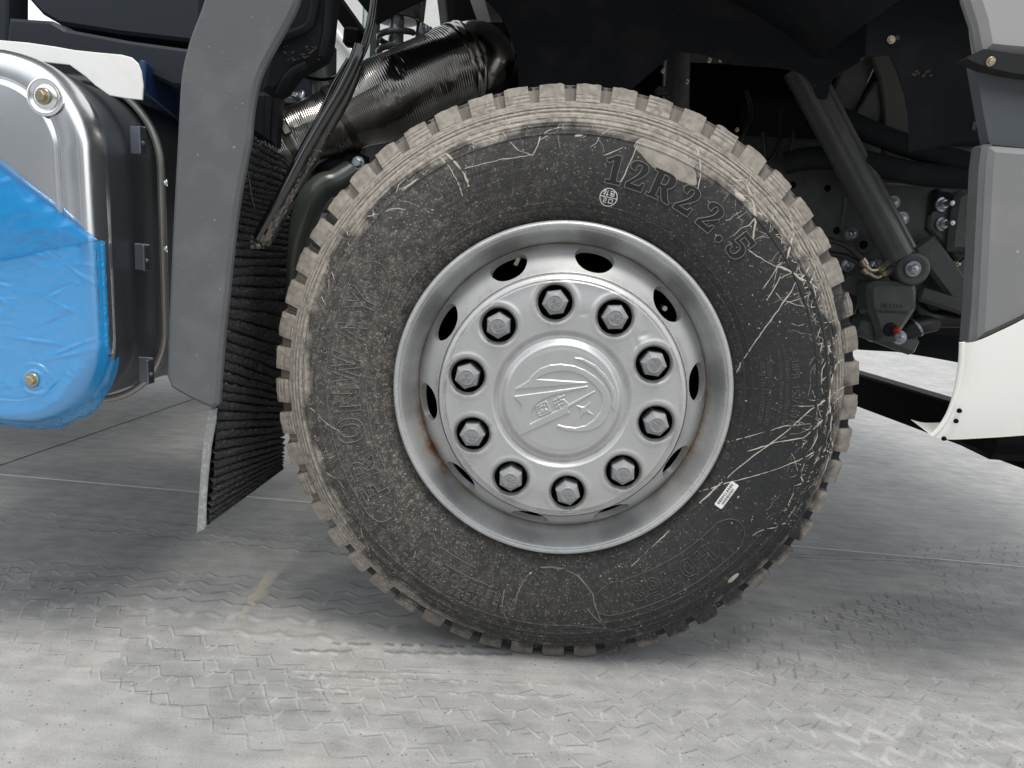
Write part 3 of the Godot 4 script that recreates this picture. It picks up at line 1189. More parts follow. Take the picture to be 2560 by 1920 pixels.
	arc_text(null, edge, "ALL STEEL RADIAL", bold, 0.4275, -99.0, -129.8, 0.0145, 0.0008, 0.0018)
	strip(edge, arc(0.388, -107.0, -120.0, 20), 0.0018, 0.001)
	strip(edge, arc(0.366, -112.0, -124.0, 20), 0.0018, 0.001)
	part("tread_note_lettering", edge.commit(), M.letter_edge, wheel, "upside-down outlined letters reading REGROOVABLE and ALL STEEL RADIAL")
	# mould joints across the sidewall
	for a in [[0.316, 0.345, 5.6], [0.422, 0.47, 6.0], [0.31, 0.45, 83.5], [0.32, 0.46, 40.0], [0.33, 0.40, -32.0], [0.43, 0.49, -118.0], [0.44, 0.49, -37.0], [0.32, 0.36, 176.0], [0.40, 0.47, 146.0]]:
		edge = MB.new()
		strip(edge, PackedVector2Array([polar(a[0], a[2]), polar((a[0] + a[1]) / 2, a[2] + 0.2), polar(a[1], a[2])]), 0.0013, 0.0008)
		part("mould_line", edge.commit(), M.letter_soft, wheel)
	edge = MB.new()
	strip(edge, round_rect(polar(0.392, 148.0), Vector2(0.03, 0.024), 0.006), 0.0014, 0.0009)
	for r in [0.0135, 0.009, 0.005]:
		strip(edge, arc_at(polar(0.395, 147.0), r), 0.0015, 0.0009)
	part("approval_mark", edge.commit(), M.letter_soft, wheel)
	# white round ink stamp: 05 over two characters, upside down
	edge = MB.new()
	var c := polar(0.3498, 80.78)
	var turn := deg_to_rad(-9.0)
	var S := func(x: float, y: float) -> Vector2:
		return c + Vector2(-x, -y).rotated(turn) * 0.0145
	strip(edge, arc_at(c, 0.0145), 0.0018, 0.0004)
	for st in [[[-0.96, 0.0], [0.96, 0.0]], [[-0.55, -0.2], [-0.55, -0.6], [-0.1, -0.6], [-0.1, -0.2], [-0.55, -0.2]], [[0.55, -0.18], [0.2, -0.18], [0.2, -0.38], [0.5, -0.4], [0.5, -0.62], [0.15, -0.62]], [[-0.62, 0.3], [-0.36, 0.16], [-0.1, 0.3]], [[-0.5, 0.36], [-0.2, 0.36]], [[-0.55, 0.48], [-0.17, 0.48], [-0.17, 0.72], [-0.55, 0.72], [-0.55, 0.48]], [[0.12, 0.28], [0.34, 0.28]], [[0.22, 0.14], [0.22, 0.75]], [[0.45, 0.14], [0.66, 0.28], [0.42, 0.42]], [[0.44, 0.5], [0.66, 0.5], [0.62, 0.72], [0.44, 0.72], [0.44, 0.5]]]:
		var line := PackedVector2Array()
		for q in st:
			line.append(S.call(q[0], -q[1]))
		strip(edge, line, 0.0015, 0.0004)
	part("ink_stamp", edge.commit(), M.print, wheel, "small round white stamp with 05 on the tyre")
	# paper sticker with a serial number
	var sc: Vector2 = (Vector2(0.3093,-0.1637))
	var along: Vector2 = (Vector2(0.2987,-0.1765) - Vector2(0.3153,-0.1469)).normalized()
	var across := Vector2(-along.y, along.x)
	var T := func(x: float, y: float, h: float) -> Vector3:
		return on_side(sc + along * x + across * y, h)
	body = MB.new()
	var prev := -1.0
	var outline := round_rect(Vector2.ZERO, Vector2(0.0268, 0.0075), 0.002, 4)
	var ids := Geometry2D.triangulate_polygon(outline)
	for k in range(0, ids.size(), 3):
		body.out_face([T.call(outline[ids[k]].x, outline[ids[k]].y, 0.0006), T.call(outline[ids[k + 1]].x, outline[ids[k + 1]].y, 0.0006), T.call(outline[ids[k + 2]].x, outline[ids[k + 2]].y, 0.0006)], Vector3.ZERO)
	for k in outline.size():
		var j := (k + 1) % outline.size()
		body.out_face([T.call(outline[k].x, outline[k].y, 0.0006), T.call(outline[j].x, outline[j].y, 0.0006), T.call(outline[j].x, outline[j].y, -0.0004), T.call(outline[k].x, outline[k].y, -0.0004)], on_side(sc, -0.1))
	var sticker := part("sticker", body.commit(), M.print, wheel, "small white paper sticker with a serial number")
	body = MB.new()
	var serial := "H0081340B8"
	var mono := SystemFont.new()
	mono.font_names = PackedStringArray(["Droid Sans"])
	mono.font_weight = 700
	for i in serial.length():
		var g := glyph(serial[i], mono, 0.0042, 0.001)
		var vs: PackedVector3Array = g[Mesh.ARRAY_VERTEX]
		var ns: PackedVector3Array = g[Mesh.ARRAY_NORMAL]
		var gi: PackedInt32Array = g[Mesh.ARRAY_INDEX]
		var lo := Vector3.ONE * 1e9
		var hi := -lo
		for p in vs:
			lo = lo.min(p)
			hi = hi.max(p)
		for k in range(0, gi.size(), 3):
			if ns[gi[k]].z < 0.5:
				continue
			var q := []
			for e in 3:
				var p := vs[gi[k + e]] - (lo + hi) / 2.0
				q.append(T.call(-0.0205 + i * 0.0045 + p.x, -0.0032 + p.y, 0.0010))
			body.out_face(q, Vector3.ZERO)
	var x := -0.016
	while x < 0.018:
		var w := rng.randf_range(0.0004, 0.0011)
		body.out_face([T.call(x, 0.0008, 0.0010), T.call(x + w, 0.0008, 0.0010), T.call(x + w, 0.0058, 0.0010), T.call(x, 0.0058, 0.0010)], Vector3.ZERO)
		x += w + rng.randf_range(0.0005, 0.0013)
	part("sticker_print", body.commit(), M.ink, wheel)

func arc_at(c: Vector2, r: float, n := 32) -> PackedVector2Array:
	var o := PackedVector2Array()
	for i in n + 1:
		o.append(c + Vector2(cos(TAU * i / n), sin(TAU * i / n)) * r)
	return o

func mud() -> void:
	var mb := MB.new()
	var dim := MB.new()         # thin smears that have mostly worn off
	var A := [
		[0.0045, [Vector2(-0.0644,0.4429),Vector2(-0.0692,0.4227),Vector2(-0.0768,0.4072),Vector2(-0.1007,0.4137),Vector2(-0.1215,0.4319),Vector2(-0.132,0.4457)]],
		[0.0042, [Vector2(-0.0768,0.4072),Vector2(-0.131,0.397),Vector2(-0.1932,0.3788)]],
		[0.0055, [Vector2(-0.2256,0.4048),Vector2(-0.2056,0.3882),Vector2(-0.1903,0.3713),Vector2(-0.1822,0.351)]],
		[0.005, [Vector2(-0.2347,0.3966),Vector2(-0.2156,0.3801),Vector2(-0.1998,0.3555),Vector2(-0.1909,0.333)]],
		[0.0035, [Vector2(-0.2295,0.3827),Vector2(-0.2125,0.3679),Vector2(-0.2037,0.353)]],
		[0.003, [Vector2(-0.1591,0.4368),Vector2(-0.1475,0.431),Vector2(-0.133,0.4276)]],
		[0.003, [Vector2(-0.1258,0.4373),Vector2(-0.1174,0.4298)]],
		[0.004, [Vector2(0.0409,0.4116),Vector2(0.0767,0.4286)]],
		[0.004, [Vector2(0.0994,0.4368),Vector2(0.0916,0.4158),Vector2(0.0801,0.3851),Vector2(0.0705,0.3621)]],
		[0.005, [Vector2(0.1945,0.4411),Vector2(0.2007,0.4282),Vector2(0.205,0.4094),Vector2(0.2055,0.3864),Vector2(0.2031,0.3635),Vector2(0.1995,0.3477),Vector2(0.1902,0.3387)]],
		[0.0065, [Vector2(0.2867,0.3776),Vector2(0.2947,0.365),Vector2(0.302,0.338),Vector2(0.3055,0.318),Vector2(0.3039,0.2949),Vector2(0.3037,0.2819)]],
		[0.0022, [Vector2(0.2826,0.3252),Vector2(0.2865,0.2996)]],
		[0.0022, [Vector2(0.2732,0.3233),Vector2(0.2839,0.3196),Vector2(0.3016,0.3192)]],
		[0.003, [Vector2(0.2439,0.2843),Vector2(0.2611,0.2852),Vector2(0.2738,0.2758),Vector2(0.2813,0.2734)]],
		[0.004, [Vector2(0.2943,0.2741),Vector2(0.3131,0.2621),Vector2(0.3381,0.2505),Vector2(0.3598,0.243)]],
		[0.002, [Vector2(0.3047,0.2718),Vector2(0.3282,0.2601),Vector2(0.3487,0.2496)]],
		[0.0022, [Vector2(0.2993,0.2975),Vector2(0.3172,0.3158),Vector2(0.3417,0.3349)]],
		[0.0055, [Vector2(0.3653,0.2587),Vector2(0.3719,0.2863),Vector2(0.3766,0.3079),Vector2(0.3693,0.3319)]],
		[0.004, [Vector2(0.3622,0.257),Vector2(0.3503,0.2488),Vector2(0.3429,0.2301),Vector2(0.3289,0.2063)]],
		[0.004, [Vector2(0.3604,0.2417),Vector2(0.3533,0.22),Vector2(0.3384,0.19)]],
		[0.0045, [Vector2(0.3875,0.2294),Vector2(0.377,0.2045),Vector2(0.3588,0.1727),Vector2(0.3391,0.137),Vector2(0.3225,0.1037),Vector2(0.3106,0.076),Vector2(0.3066,0.0552)]],
		[0.0075, [Vector2(0.3504,0.2473),Vector2(0.3802,0.2367),Vector2(0.3909,0.2281),Vector2(0.4117,0.2229)]],
		[0.006, [Vector2(0.3944,0.2267),Vector2(0.4069,0.2486),Vector2(0.4183,0.2369),Vector2(0.4151,0.2276)]],
		[0.005, [Vector2(0.4118,0.2214),Vector2(0.4269,0.2128),Vector2(0.4428,0.1948)]],
		[0.0035, [Vector2(0.4172,0.2216),Vector2(0.4242,0.1974),Vector2(0.4317,0.17),Vector2(0.4432,0.1424),Vector2(0.4532,0.1176),Vector2(0.4705,0.0987),Vector2(0.4834,0.089)]],
		[0.004, [Vector2(0.4495,0.1176),Vector2(0.4605,0.0862)]],
		[0.0035, [Vector2(0.4421,0.1548),Vector2(0.457,0.1565),Vector2(0.4755,0.1645)]],
		[0.006, [Vector2(0.4909,0.092),Vector2(0.4763,0.0828),Vector2(0.473,0.0637),Vector2(0.4703,0.0414),Vector2(0.4718,0.0187),Vector2(0.4811,-0.0146),Vector2(0.4861,-0.0485),Vector2(0.4956,-0.0699)]],
		[0.0055, [Vector2(0.5015,0.0435),Vector2(0.4795,0.0314),Vector2(0.4623,0.019),Vector2(0.4368,0.0026),Vector2(0.4056,-0.0316),Vector2(0.3776,-0.06),Vector2(0.3496,-0.086),Vector2(0.3217,-0.1158),Vector2(0.2969,-0.1461),Vector2(0.2657,-0.1841)]],
		[0.005, [Vector2(0.4995,0.0305),Vector2(0.4807,0.0118),Vector2(0.4702,-0.0074),Vector2(0.4517,-0.0285),Vector2(0.4306,-0.0486),Vector2(0.3868,-0.0576),Vector2(0.3602,-0.07),Vector2(0.3351,-0.0803)]],
		[0.004, [Vector2(0.4515,-0.0269),Vector2(0.4368,-0.022),Vector2(0.4113,-0.0263),Vector2(0.3927,-0.0292),Vector2(0.3749,-0.0371),Vector2(0.3371,-0.0528),Vector2(0.3056,-0.0689)]],
		[0.0045, [Vector2(0.4957,-0.0802),Vector2(0.4824,-0.0739),Vector2(0.4676,-0.0683),Vector2(0.4458,-0.0804),Vector2(0.4266,-0.0905),Vector2(0.3837,-0.1112),Vector2(0.3475,-0.1261),Vector2(0.3057,-0.143),Vector2(0.2654,-0.1654)]],
		[0.003, [Vector2(0.407,0.0077),Vector2(0.4327,0.0089),Vector2(0.4597,0.0125)]],
		[0.003, [Vector2(0.4182,-0.0293),Vector2(0.435,-0.0329),Vector2(0.4467,-0.0302)]],
		[0.0035, [Vector2(0.4896,-0.0797),Vector2(0.488,-0.1006),Vector2(0.4881,-0.1291)]],
		[0.0055, [Vector2(-0.0599,-0.4079),Vector2(-0.0561,-0.3855),Vector2(-0.0475,-0.3603),Vector2(-0.0335,-0.3407),Vector2(-0.0155,-0.3324),Vector2(0.0047,-0.3298),Vector2(0.0285,-0.3323),Vector2(0.0527,-0.3405),Vector2(0.0706,-0.3559),Vector2(0.0836,-0.3736),Vector2(0.0903,-0.3949),Vector2(0.1009,-0.4211),Vector2(0.1134,-0.4439)]],
		[0.0045, [Vector2(-0.0805,-0.3748),Vector2(-0.0828,-0.3951),Vector2(-0.0836,-0.4142)]],
		[0.0035, [Vector2(-0.0756,-0.3908),Vector2(-0.0751,-0.4134)]],
		[0.005, [Vector2(-0.0815,-0.4219),Vector2(-0.0614,-0.4139)]],
		[0.0045, [Vector2(-0.0797,-0.4237),Vector2(-0.0738,-0.4417),Vector2(-0.0693,-0.4523)]],
		[0.003, [Vector2(0.0268,-0.4548),Vector2(0.0465,-0.444),Vector2(0.0773,-0.4439),Vector2(0.1136,-0.4462)]],
		[0.0035, [Vector2(0.1135,-0.4453),Vector2(0.1368,-0.4529),Vector2(0.1603,-0.4463),Vector2(0.1786,-0.4518)]],
		[0.0045, [Vector2(0.0738,-0.4),Vector2(0.0888,-0.4181),Vector2(0.0999,-0.4291)]],
		[0.0025, [Vector2(0.235,-0.218),Vector2(0.2063,-0.2538),Vector2(0.1757,-0.2868),Vector2(0.1481,-0.3178)]],
		[0.003, [Vector2(0.2855,-0.3925),Vector2(0.308,-0.396),Vector2(0.327,-0.3909)]],
		[0.0025, [Vector2(0.2633,-0.3417),Vector2(0.2955,-0.329)]],
		[0.002, [Vector2(0.3315,-0.3159),Vector2(0.3675,-0.298)]],
		[0.0025, [Vector2(-0.3023,0.3391),Vector2(-0.2835,0.3491)]],
		[0.007, [Vector2(-0.2977,0.3378),Vector2(-0.2687,0.3601)]],
		[0.003, [Vector2(-0.3117,0.1692),Vector2(-0.2987,0.1641)]],
		[0.0018, [Vector2(-0.4504,0.0647),Vector2(-0.4355,0.0884),Vector2(-0.4183,0.1118),Vector2(-0.4046,0.14),Vector2(-0.3886,0.1789)]],
		[0.0015, [Vector2(-0.3322,0.0893),Vector2(-0.2928,0.0775)]],
	]
	for a in A:
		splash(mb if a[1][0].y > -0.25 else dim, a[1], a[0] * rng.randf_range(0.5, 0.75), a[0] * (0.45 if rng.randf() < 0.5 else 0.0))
	# finer threads and drips between the strands near the dusty shoulder
	for i in 330:
		var deg := rng.randf_range(-28.0, 55.0) if rng.randf() < 0.75 else rng.randf_range(62.0, 235.0)
		var r := rng.randf_range(0.445, 0.497)
		var p := [polar(r, deg)]
		var dir := deg_to_rad(deg + rng.randf_range(-70.0, 70.0) + (180.0 if rng.randf() < 0.5 else 90.0))
		for k in rng.randi_range(2, 6):
			dir += rng.randf_range(-0.6, 0.6)
			var q: Vector2 = p[-1] + Vector2(cos(dir), sin(dir)) * rng.randf_range(0.006, 0.02)
			if q.length() < 0.499:
				p.append(q)
		if p.size() > 1:
			splash(mb if rng.randf() < 0.45 else dim, p, rng.randf_range(0.0008, 0.0021))
	for i in 300:
		var deg := rng.randf_range(-180.0, 180.0)
		mud_drop(mb, polar(sqrt(rng.randf_range(0.102, 0.245)), deg), rng.randf_range(0.0006, 0.0013) * (1.8 if rng.randf() < 0.1 else 1.0), rng.randf() * TAU, rng.randf_range(1.0, 2.4))
	mud_drop(mb, Vector2(0.3427,-0.3271), 0.007, 1.0, 2.2)
	mud_drop(mb, Vector2(0.275,0.3578), 0.006, -0.6, 2.0)
	mud_drop(mb, Vector2(-0.0015,0.4428), 0.003, 0.1, 3.0)
	for k in 2:
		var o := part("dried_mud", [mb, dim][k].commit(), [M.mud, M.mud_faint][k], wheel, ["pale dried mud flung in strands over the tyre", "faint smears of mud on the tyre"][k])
		o.set_meta("kind", "stuff")

# ---------------------------------------------------------------- rim and hub cover
const BOLT := 97.6
const HOLE := 0.0292
var logo := PackedFloat32Array()
const LN := 512
const LW := 0.216
var dents := []

func logo_field() -> void:
	logo.resize(LN * LN)
	var shapes := [
		PackedVector2Array([Vector2(-0.0814,0.0143),Vector2(-0.0698,0.0227),Vector2(-0.0574,0.0319),Vector2(-0.0544,0.0381),Vector2(-0.0487,0.0449),Vector2(-0.0397,0.0531),Vector2(-0.0239,0.0603),Vector2(-0.0051,0.0629),Vector2(0.0166,0.0616),Vector2(0.0359,0.0553),Vector2(0.0557,0.0443),Vector2(0.0702,0.0315),Vector2(0.0795,0.0169),Vector2(0.0842,0.0005),Vector2(0.0833,-0.0135),Vector2(0.0777,-0.0293),Vector2(0.0678,-0.0413),Vector2(0.0547,-0.0486),Vector2(0.0344,-0.0528),Vector2(0.0138,-0.0522),Vector2(-0.0058,-0.0465),Vector2(-0.0027,-0.0427),Vector2(0.0064,-0.0449),Vector2(0.0271,-0.0463),Vector2(0.0445,-0.0408),Vector2(0.0586,-0.0292),Vector2(0.0672,-0.016),Vector2(0.0707,-0.0004),Vector2(0.0675,0.0147),Vector2(0.0599,0.0252),Vector2(0.0482,0.0355),Vector2(0.034,0.0456),Vector2(0.0174,0.0507),Vector2(-0.0016,0.0515),Vector2(-0.0204,0.0482),Vector2(-0.0349,0.0417),Vector2(-0.0453,0.0348),Vector2(-0.0059,0.0344),Vector2(0.0415,0.0348),Vector2(0.041,0.0327),Vector2(-0.0187,0.0234)]),
		PackedVector2Array([Vector2(-0.0816,0.0022),Vector2(-0.0182,0.0151),Vector2(0.042,0.0285),Vector2(0.0425,0.0261),Vector2(0.009,0.0163),Vector2(-0.0177,0.0075),Vector2(-0.0335,-0.0006),Vector2(-0.0439,-0.0097),Vector2(-0.0501,-0.0213),Vector2(-0.0518,-0.0327),Vector2(-0.0516,-0.045),Vector2(-0.0025,-0.0152),Vector2(0.0545,0.0207),Vector2(0.055,0.0185),Vector2(0.0369,0.0056),Vector2(0.0123,-0.0121),Vector2(0.012,-0.017),Vector2(0.0156,-0.0203),Vector2(-0.028,-0.0445),Vector2(-0.0697,-0.0683),Vector2(-0.073,-0.064),Vector2(-0.0707,-0.0439),Vector2(-0.0682,-0.0282),Vector2(-0.067,-0.0141),Vector2(-0.0715,-0.0081),Vector2(-0.0786,-0.003)]),
		PackedVector2Array([Vector2(0.0156,0.0756),Vector2(0.0305,0.0748),Vector2(0.0528,0.0647),Vector2(0.0716,0.0481),Vector2(0.0868,0.0271),Vector2(0.093,0.0081),Vector2(0.0921,-0.0136),Vector2(0.0861,-0.0063),Vector2(0.0865,0.0104),Vector2(0.0817,0.0226),Vector2(0.0694,0.0411),Vector2(0.0519,0.0578),Vector2(0.0322,0.0688)]),
		PackedVector2Array([Vector2(0.0489,0.0009),Vector2(0.0443,-0.0103),Vector2(0.0474,-0.0153),Vector2(0.057,-0.0218),Vector2(0.0428,-0.018),Vector2(0.0386,-0.0201),Vector2(0.0331,-0.0296),Vector2(0.0352,-0.0168),Vector2(0.0331,-0.0121),Vector2(0.0253,-0.0063),Vector2(0.0366,-0.0086),Vector2(0.0404,-0.0074)]),
	]
	var lines := [
		[Vector2(-0.0437,-0.0132),Vector2(-0.0265,-0.0036),Vector2(-0.0179,-0.0205),Vector2(-0.0364,-0.0302),Vector2(-0.0437,-0.0132)],
		[Vector2(-0.0388,-0.0149),Vector2(-0.0282,-0.0093)], [Vector2(-0.0365,-0.019),Vector2(-0.0342,-0.0111),Vector2(-0.028,-0.0121),Vector2(-0.027,-0.0169),Vector2(-0.0337,-0.0195)],
		[Vector2(-0.0355,-0.0231),Vector2(-0.0243,-0.0167)], [Vector2(-0.0374,-0.0268),Vector2(-0.0201,-0.0172)],
		[Vector2(-0.0137,-0.0013),Vector2(-0.0059,0.0041),Vector2(0.004,0.009)], [Vector2(-0.0068,0.0075),Vector2(-0.0022,0.0009)],
		[Vector2(-0.0126,-0.0068),Vector2(-0.0034,-0.0013),Vector2(0.0032,0.0019)], [Vector2(-0.0081,-0.0128),Vector2(-0.0017,-0.0068),Vector2(0.0076,-0.0026)],
		[Vector2(0.0032,0.0012),Vector2(0.0104,-0.0045),Vector2(0.0026,-0.01)], [Vector2(-0.0058,-0.0071),Vector2(-0.0013,-0.013)],
	]
	for s in shapes:
		var lo := Vector2(9, 9)
		var hi := Vector2(-9, -9)
		for p in s:
			lo = lo.min(p)
			hi = hi.max(p)
		for j in range(int((lo.y / LW + 0.5) * LN), int((hi.y / LW + 0.5) * LN) + 2):
			for i in range(int((lo.x / LW + 0.5) * LN), int((hi.x / LW + 0.5) * LN) + 2):
				if Geometry2D.is_point_in_polygon(Vector2((i + 0.5) / LN - 0.5, (j + 0.5) / LN - 0.5) * LW, s):
					logo[j * LN + i] = 1.0
	for l in lines:
		for k in l.size() - 1:
			var n := 40
			for e in n:
				var p: Vector2 = (l[k].lerp(l[k + 1], float(e) / n) / LW + Vector2(0.5, 0.5)) * LN
				for dy in range(-2, 3):
					for dx in range(-2, 3):
						logo[int(p.y + dy) * LN + int(p.x + dx)] = 1.0
	for pass_ in 2:                  # pressed sheet has no sharp steps
		var b := logo.duplicate()
		for j in range(1, LN - 1):
			for i in range(1, LN - 1):
				var k := j * LN + i
				b[k] = (logo[k] * 2.0 + logo[k - 1] + logo[k + 1] + logo[k - LN] + logo[k + LN]) / 6.0
		logo = b

func logo_at(x: float, y: float) -> float:
	var fx := (x / LW + 0.5) * LN - 0.5
	var fy := (y / LW + 0.5) * LN - 0.5
	var i := int(fx)
	var j := int(fy)
	if i < 0 or j < 0 or i >= LN - 1 or j >= LN - 1:
		return 0.0
	var k := j * LN + i
	return lerpf(lerpf(logo[k], logo[k + 1], fx - i), lerpf(logo[k + LN], logo[k + LN + 1], fx - i), fy - j)

func table_z(tab: Array, r: float) -> float:
	for i in tab.size() - 1:
		if r <= tab[i + 1].x:
			return lerpf(tab[i].y, tab[i + 1].y, smoothstep(0.0, 1.0, (r - tab[i].x) / (tab[i + 1].x - tab[i].x)))
	return tab[-1].y

const COVER := [Vector2(0.0, 0.2000), Vector2(0.085, 0.1995), Vector2(0.094, 0.1985), Vector2(0.1075, 0.1895), Vector2(0.112, 0.1885), Vector2(0.122, 0.1950), Vector2(0.160, 0.1955), Vector2(0.2015, 0.1915), Vector2(0.2035, 0.1885), Vector2(0.2065, 0.1885), Vector2(0.2085, 0.1870), Vector2(0.2125, 0.1850), Vector2(0.217, 0.176)]

func cover_z(x: float, y: float) -> float:
	var r := sqrt(x * x + y * y)
	var z := table_z(COVER, r)
	if r < 0.105:
		z += logo_at(x, y) * 0.0020
	elif r > 0.118:
		var a := roundf((rad_to_deg(atan2(y, x)) - BOLT) / 36.0) * 36.0 + BOLT
		var c := polar(0.1675, a)
		var d := Vector2(x - c.x, y - c.y).length()
		z += 0.0014 * exp(-pow((d - HOLE - 0.009) / 0.004, 2.0))
		z -= 0.0075 * pow(1.0 - clampf((d - HOLE) / 0.0055, 0.0, 1.0), 2.0)
	for q in dents:
		var v: Vector2 = Vector2(x - q[0].x, y - q[0].y).rotated(-q[2])
		var s: float = pow(v.x / q[1].x, 2.0) + pow(v.y / q[1].y, 2.0)
		if s < 6.0:
			z -= q[3] * exp(-s)
	return z

func cover_pt(mb: MB, x: float, y: float) -> int:
	var e := 0.0004
	var z := cover_z(x, y)
	mb.n.append(Vector3(cover_z(x - e, y) - cover_z(x + e, y), cover_z(x, y - e) - cover_z(x, y + e), 2.0 * e).normalized())
	return mb.pt(Vector3(x, y, z))

func cover_ring(mb: MB, r0: float, r1: float, nr: int, na: int) -> void:
	var first := mb.v.size()
	for j in nr + 1:
		var r := lerpf(r0, r1, float(j) / nr)
		for k in na + 1:
			var a := TAU * k / na
			cover_pt(mb, cos(a) * r, sin(a) * r)
	for j in nr:
		for k in na:
			var a := first + j * (na + 1) + k
			mb.quad(a, a + 1, a + na + 2, a + na + 1)

const CONE := [Vector2(0.2165, 0.1700), Vector2(0.2200, 0.1655), Vector2(0.2420, 0.1340), Vector2(0.2600, 0.1010), Vector2(0.2655, 0.0930)]

func cone_at(s: float) -> Vector2:
	var f := s * (CONE.size() - 1)
	var i := mini(int(f), CONE.size() - 2)
	var p0: Vector2 = CONE[maxi(i - 1, 0)]
	var p3: Vector2 = CONE[mini(i + 2, CONE.size() - 1)]
	return CONE[i].cubic_interpolate(CONE[i + 1], p0, p3, f - i)

func rim_and_cover() -> void:
	logo_field()
	dents = [[polar(0.176, 43.0), Vector2(0.010, 0.005), 0.4, 0.0022], [polar(0.160, 43.5), Vector2(0.016, 0.004), 1.9, 0.0018], [polar(0.152, 80.0), Vector2(0.010, 0.004), 0.2, 0.0012],
		[polar(0.137, 205.0), Vector2(0.012, 0.004), 0.4, 0.0016], [polar(0.150, 202.0), Vector2(0.008, 0.010), 0.4, -0.0010], [polar(0.145, 140.0), Vector2(0.02, 0.012), 0.6, 0.0008], [polar(0.150, 255.0), Vector2(0.02, 0.012), 1.6, -0.0008],
		[polar(0.190, 306.0), Vector2(0.008, 0.005), 0.9, 0.0014], [polar(0.05, 200.0), Vector2(0.05, 0.04), 0.9, 0.0006], [polar(0.150, 20.0), Vector2(0.03, 0.012), 1.4, 0.0007], [polar(0.185, 60.0), Vector2(0.02, 0.008), 0.2, 0.0007]]
	var mb := MB.new()
	cover_ring(mb, 0.0005, 0.107, 130, 520)
	cover_ring(mb, 0.107, 0.124, 16, 360)
	cover_ring(mb, 0.2005, 0.217, 22, 360)
	for s in 10:
		var mid := BOLT + 36.0 * s
		var c := polar(0.1675, mid)
		# walk round the edge of the sector
		var edge := []
		for k in 36:
			edge.append(Vector2(0.2005, mid - 18.0 + k))
		for k in 24:
			edge.append(Vector2(lerpf(0.2005, 0.124, k / 24.0), mid + 18.0))
		for k in 36:
			edge.append(Vector2(0.124, mid + 18.0 - k))
		for k in 24:
			edge.append(Vector2(lerpf(0.124, 0.2005, k / 24.0), mid - 18.0))
		var first := mb.v.size()
		var rings := 16
		for j in rings + 1:
			var f := pow(float(j) / rings, 1.7)
			for q in edge:
				var e := polar(q.x, q.y)
				var h := c + (e - c).normalized() * HOLE
				var p := h.lerp(e, f)
				cover_pt(mb, p.x, p.y)
		var n := edge.size()
		for j in rings:
			for k in n:
				mb.quad(first + j * n + k, first + j * n + (k + 1) % n, first + (j + 1) * n + (k + 1) % n, first + (j + 1) * n + k)
	var cover := part("hub_cover", mb.commit(0.64), M.silver, wheel, "dented silver hub cover with an embossed emblem")
	# behind the cover: the nuts stand on a black flange
	mb = MB.new()
	lathe(mb, [Vector2(0.0, 0.168), Vector2(0.212, 0.168), Vector2(0.212, 0.168), Vector2(0.2168, 0.178)], 96)
	part("hub_flange", mb.commit(), M.black, wheel)
	# the conical disc with its ten hand holes
	mb = MB.new()
	for s in 10:
		var mid := BOLT - 18.0 + 36.0 * s + 0.6
		var slant := 0.093
		var mean := 0.242
		var edge := []
		for k in 40:
			edge.append(Vector2(mid - 18.0 + 36.0 * k / 40.0, 1.0))
		for k in 16:
			edge.append(Vector2(mid + 18.0, 1.0 - k / 16.0))
		for k in 40:
			edge.append(Vector2(mid + 18.0 - 36.0 * k / 40.0, 0.0))
		for k in 16:
			edge.append(Vector2(mid - 18.0, k / 16.0))
		var first := mb.v.size()
		var rings := 8
		var n := edge.size()
		var hole := []
		for j in rings + 1:
			for q in edge:
				var e := Vector2(deg_to_rad(q.x - mid) * mean, (q.y - 0.55) * slant)
				var d := e.normalized()
				var h := d * (1.0 / sqrt(pow(d.x / 0.0345, 2.0) + pow(d.y / 0.0245, 2.0)))
				var p := h.lerp(e, float(j) / rings)
				var ct := cone_at(clampf(p.y / slant + 0.55, 0.0, 1.0))
				var w := polar(ct.x, mid + rad_to_deg(p.x / mean))
				mb.pt(Vector3(w.x, w.y, ct.y))
				if j == 0:
					hole.append(mb.v[-1])
		for j in rings:
			for k in n:
				mb.quad(first + j * n + k, first + (j + 1) * n + k, first + (j + 1) * n + (k + 1) % n, first + j * n + (k + 1) % n)
		# thickness of the plate in the hole
		var inward := Vector3(-cos(deg_to_rad(mid)) * 0.84, -sin(deg_to_rad(mid)) * 0.84, -0.54) * 0.011
		for k in n:
			var j := (k + 1) % n
			mb.face([hole[k], hole[j], hole[j] + inward, hole[k] + inward])
	part("wheel_disc", mb.commit(0.64), M.rim, wheel, "silver wheel disc with ten oval hand holes")
	# rim with its rolled lip
	mb = MB.new()
	var lip := [Vector2(0.292, 0.06), Vector2(0.299, 0.10), Vector2(0.3020, 0.118), Vector2(0.3045, 0.131), Vector2(0.3042, 0.140), Vector2(0.3020, 0.1465), Vector2(0.2985, 0.1490), Vector2(0.2945, 0.1480), Vector2(0.2925, 0.1455), Vector2(0.2905, 0.1440), Vector2(0.2880, 0.1405), Vector2(0.2850, 0.1340), Vector2(0.2820, 0.1260), Vector2(0.2790, 0.1180), Vector2(0.2755, 0.1110), Vector2(0.2715, 0.1050), Vector2(0.2680, 0.0985), Vector2(0.2660, 0.0900), Vector2(0.2650, 0.075)]
	lathe(mb, Array(curve2(lip, 4)), 300)
	part("rim", mb.commit(0.64), M.rim, wheel, "silver steel rim with a rolled lip and rusty seam")
	# brake drum seen dimly through the holes
	mb = MB.new()
	lathe(mb, [Vector2(0.0, 0.06), Vector2(0.19, 0.06), Vector2(0.20, 0.05), Vector2(0.20, -0.12), Vector2(0.26, -0.13), Vector2(0.264, 0.07)], 60)
	part("brake_drum", mb.commit(), M.black, wheel)
	# tyre valve and a wheel weight behind two of the holes
	mb = MB.new()
	var v0 := polar(0.236, 43.5)
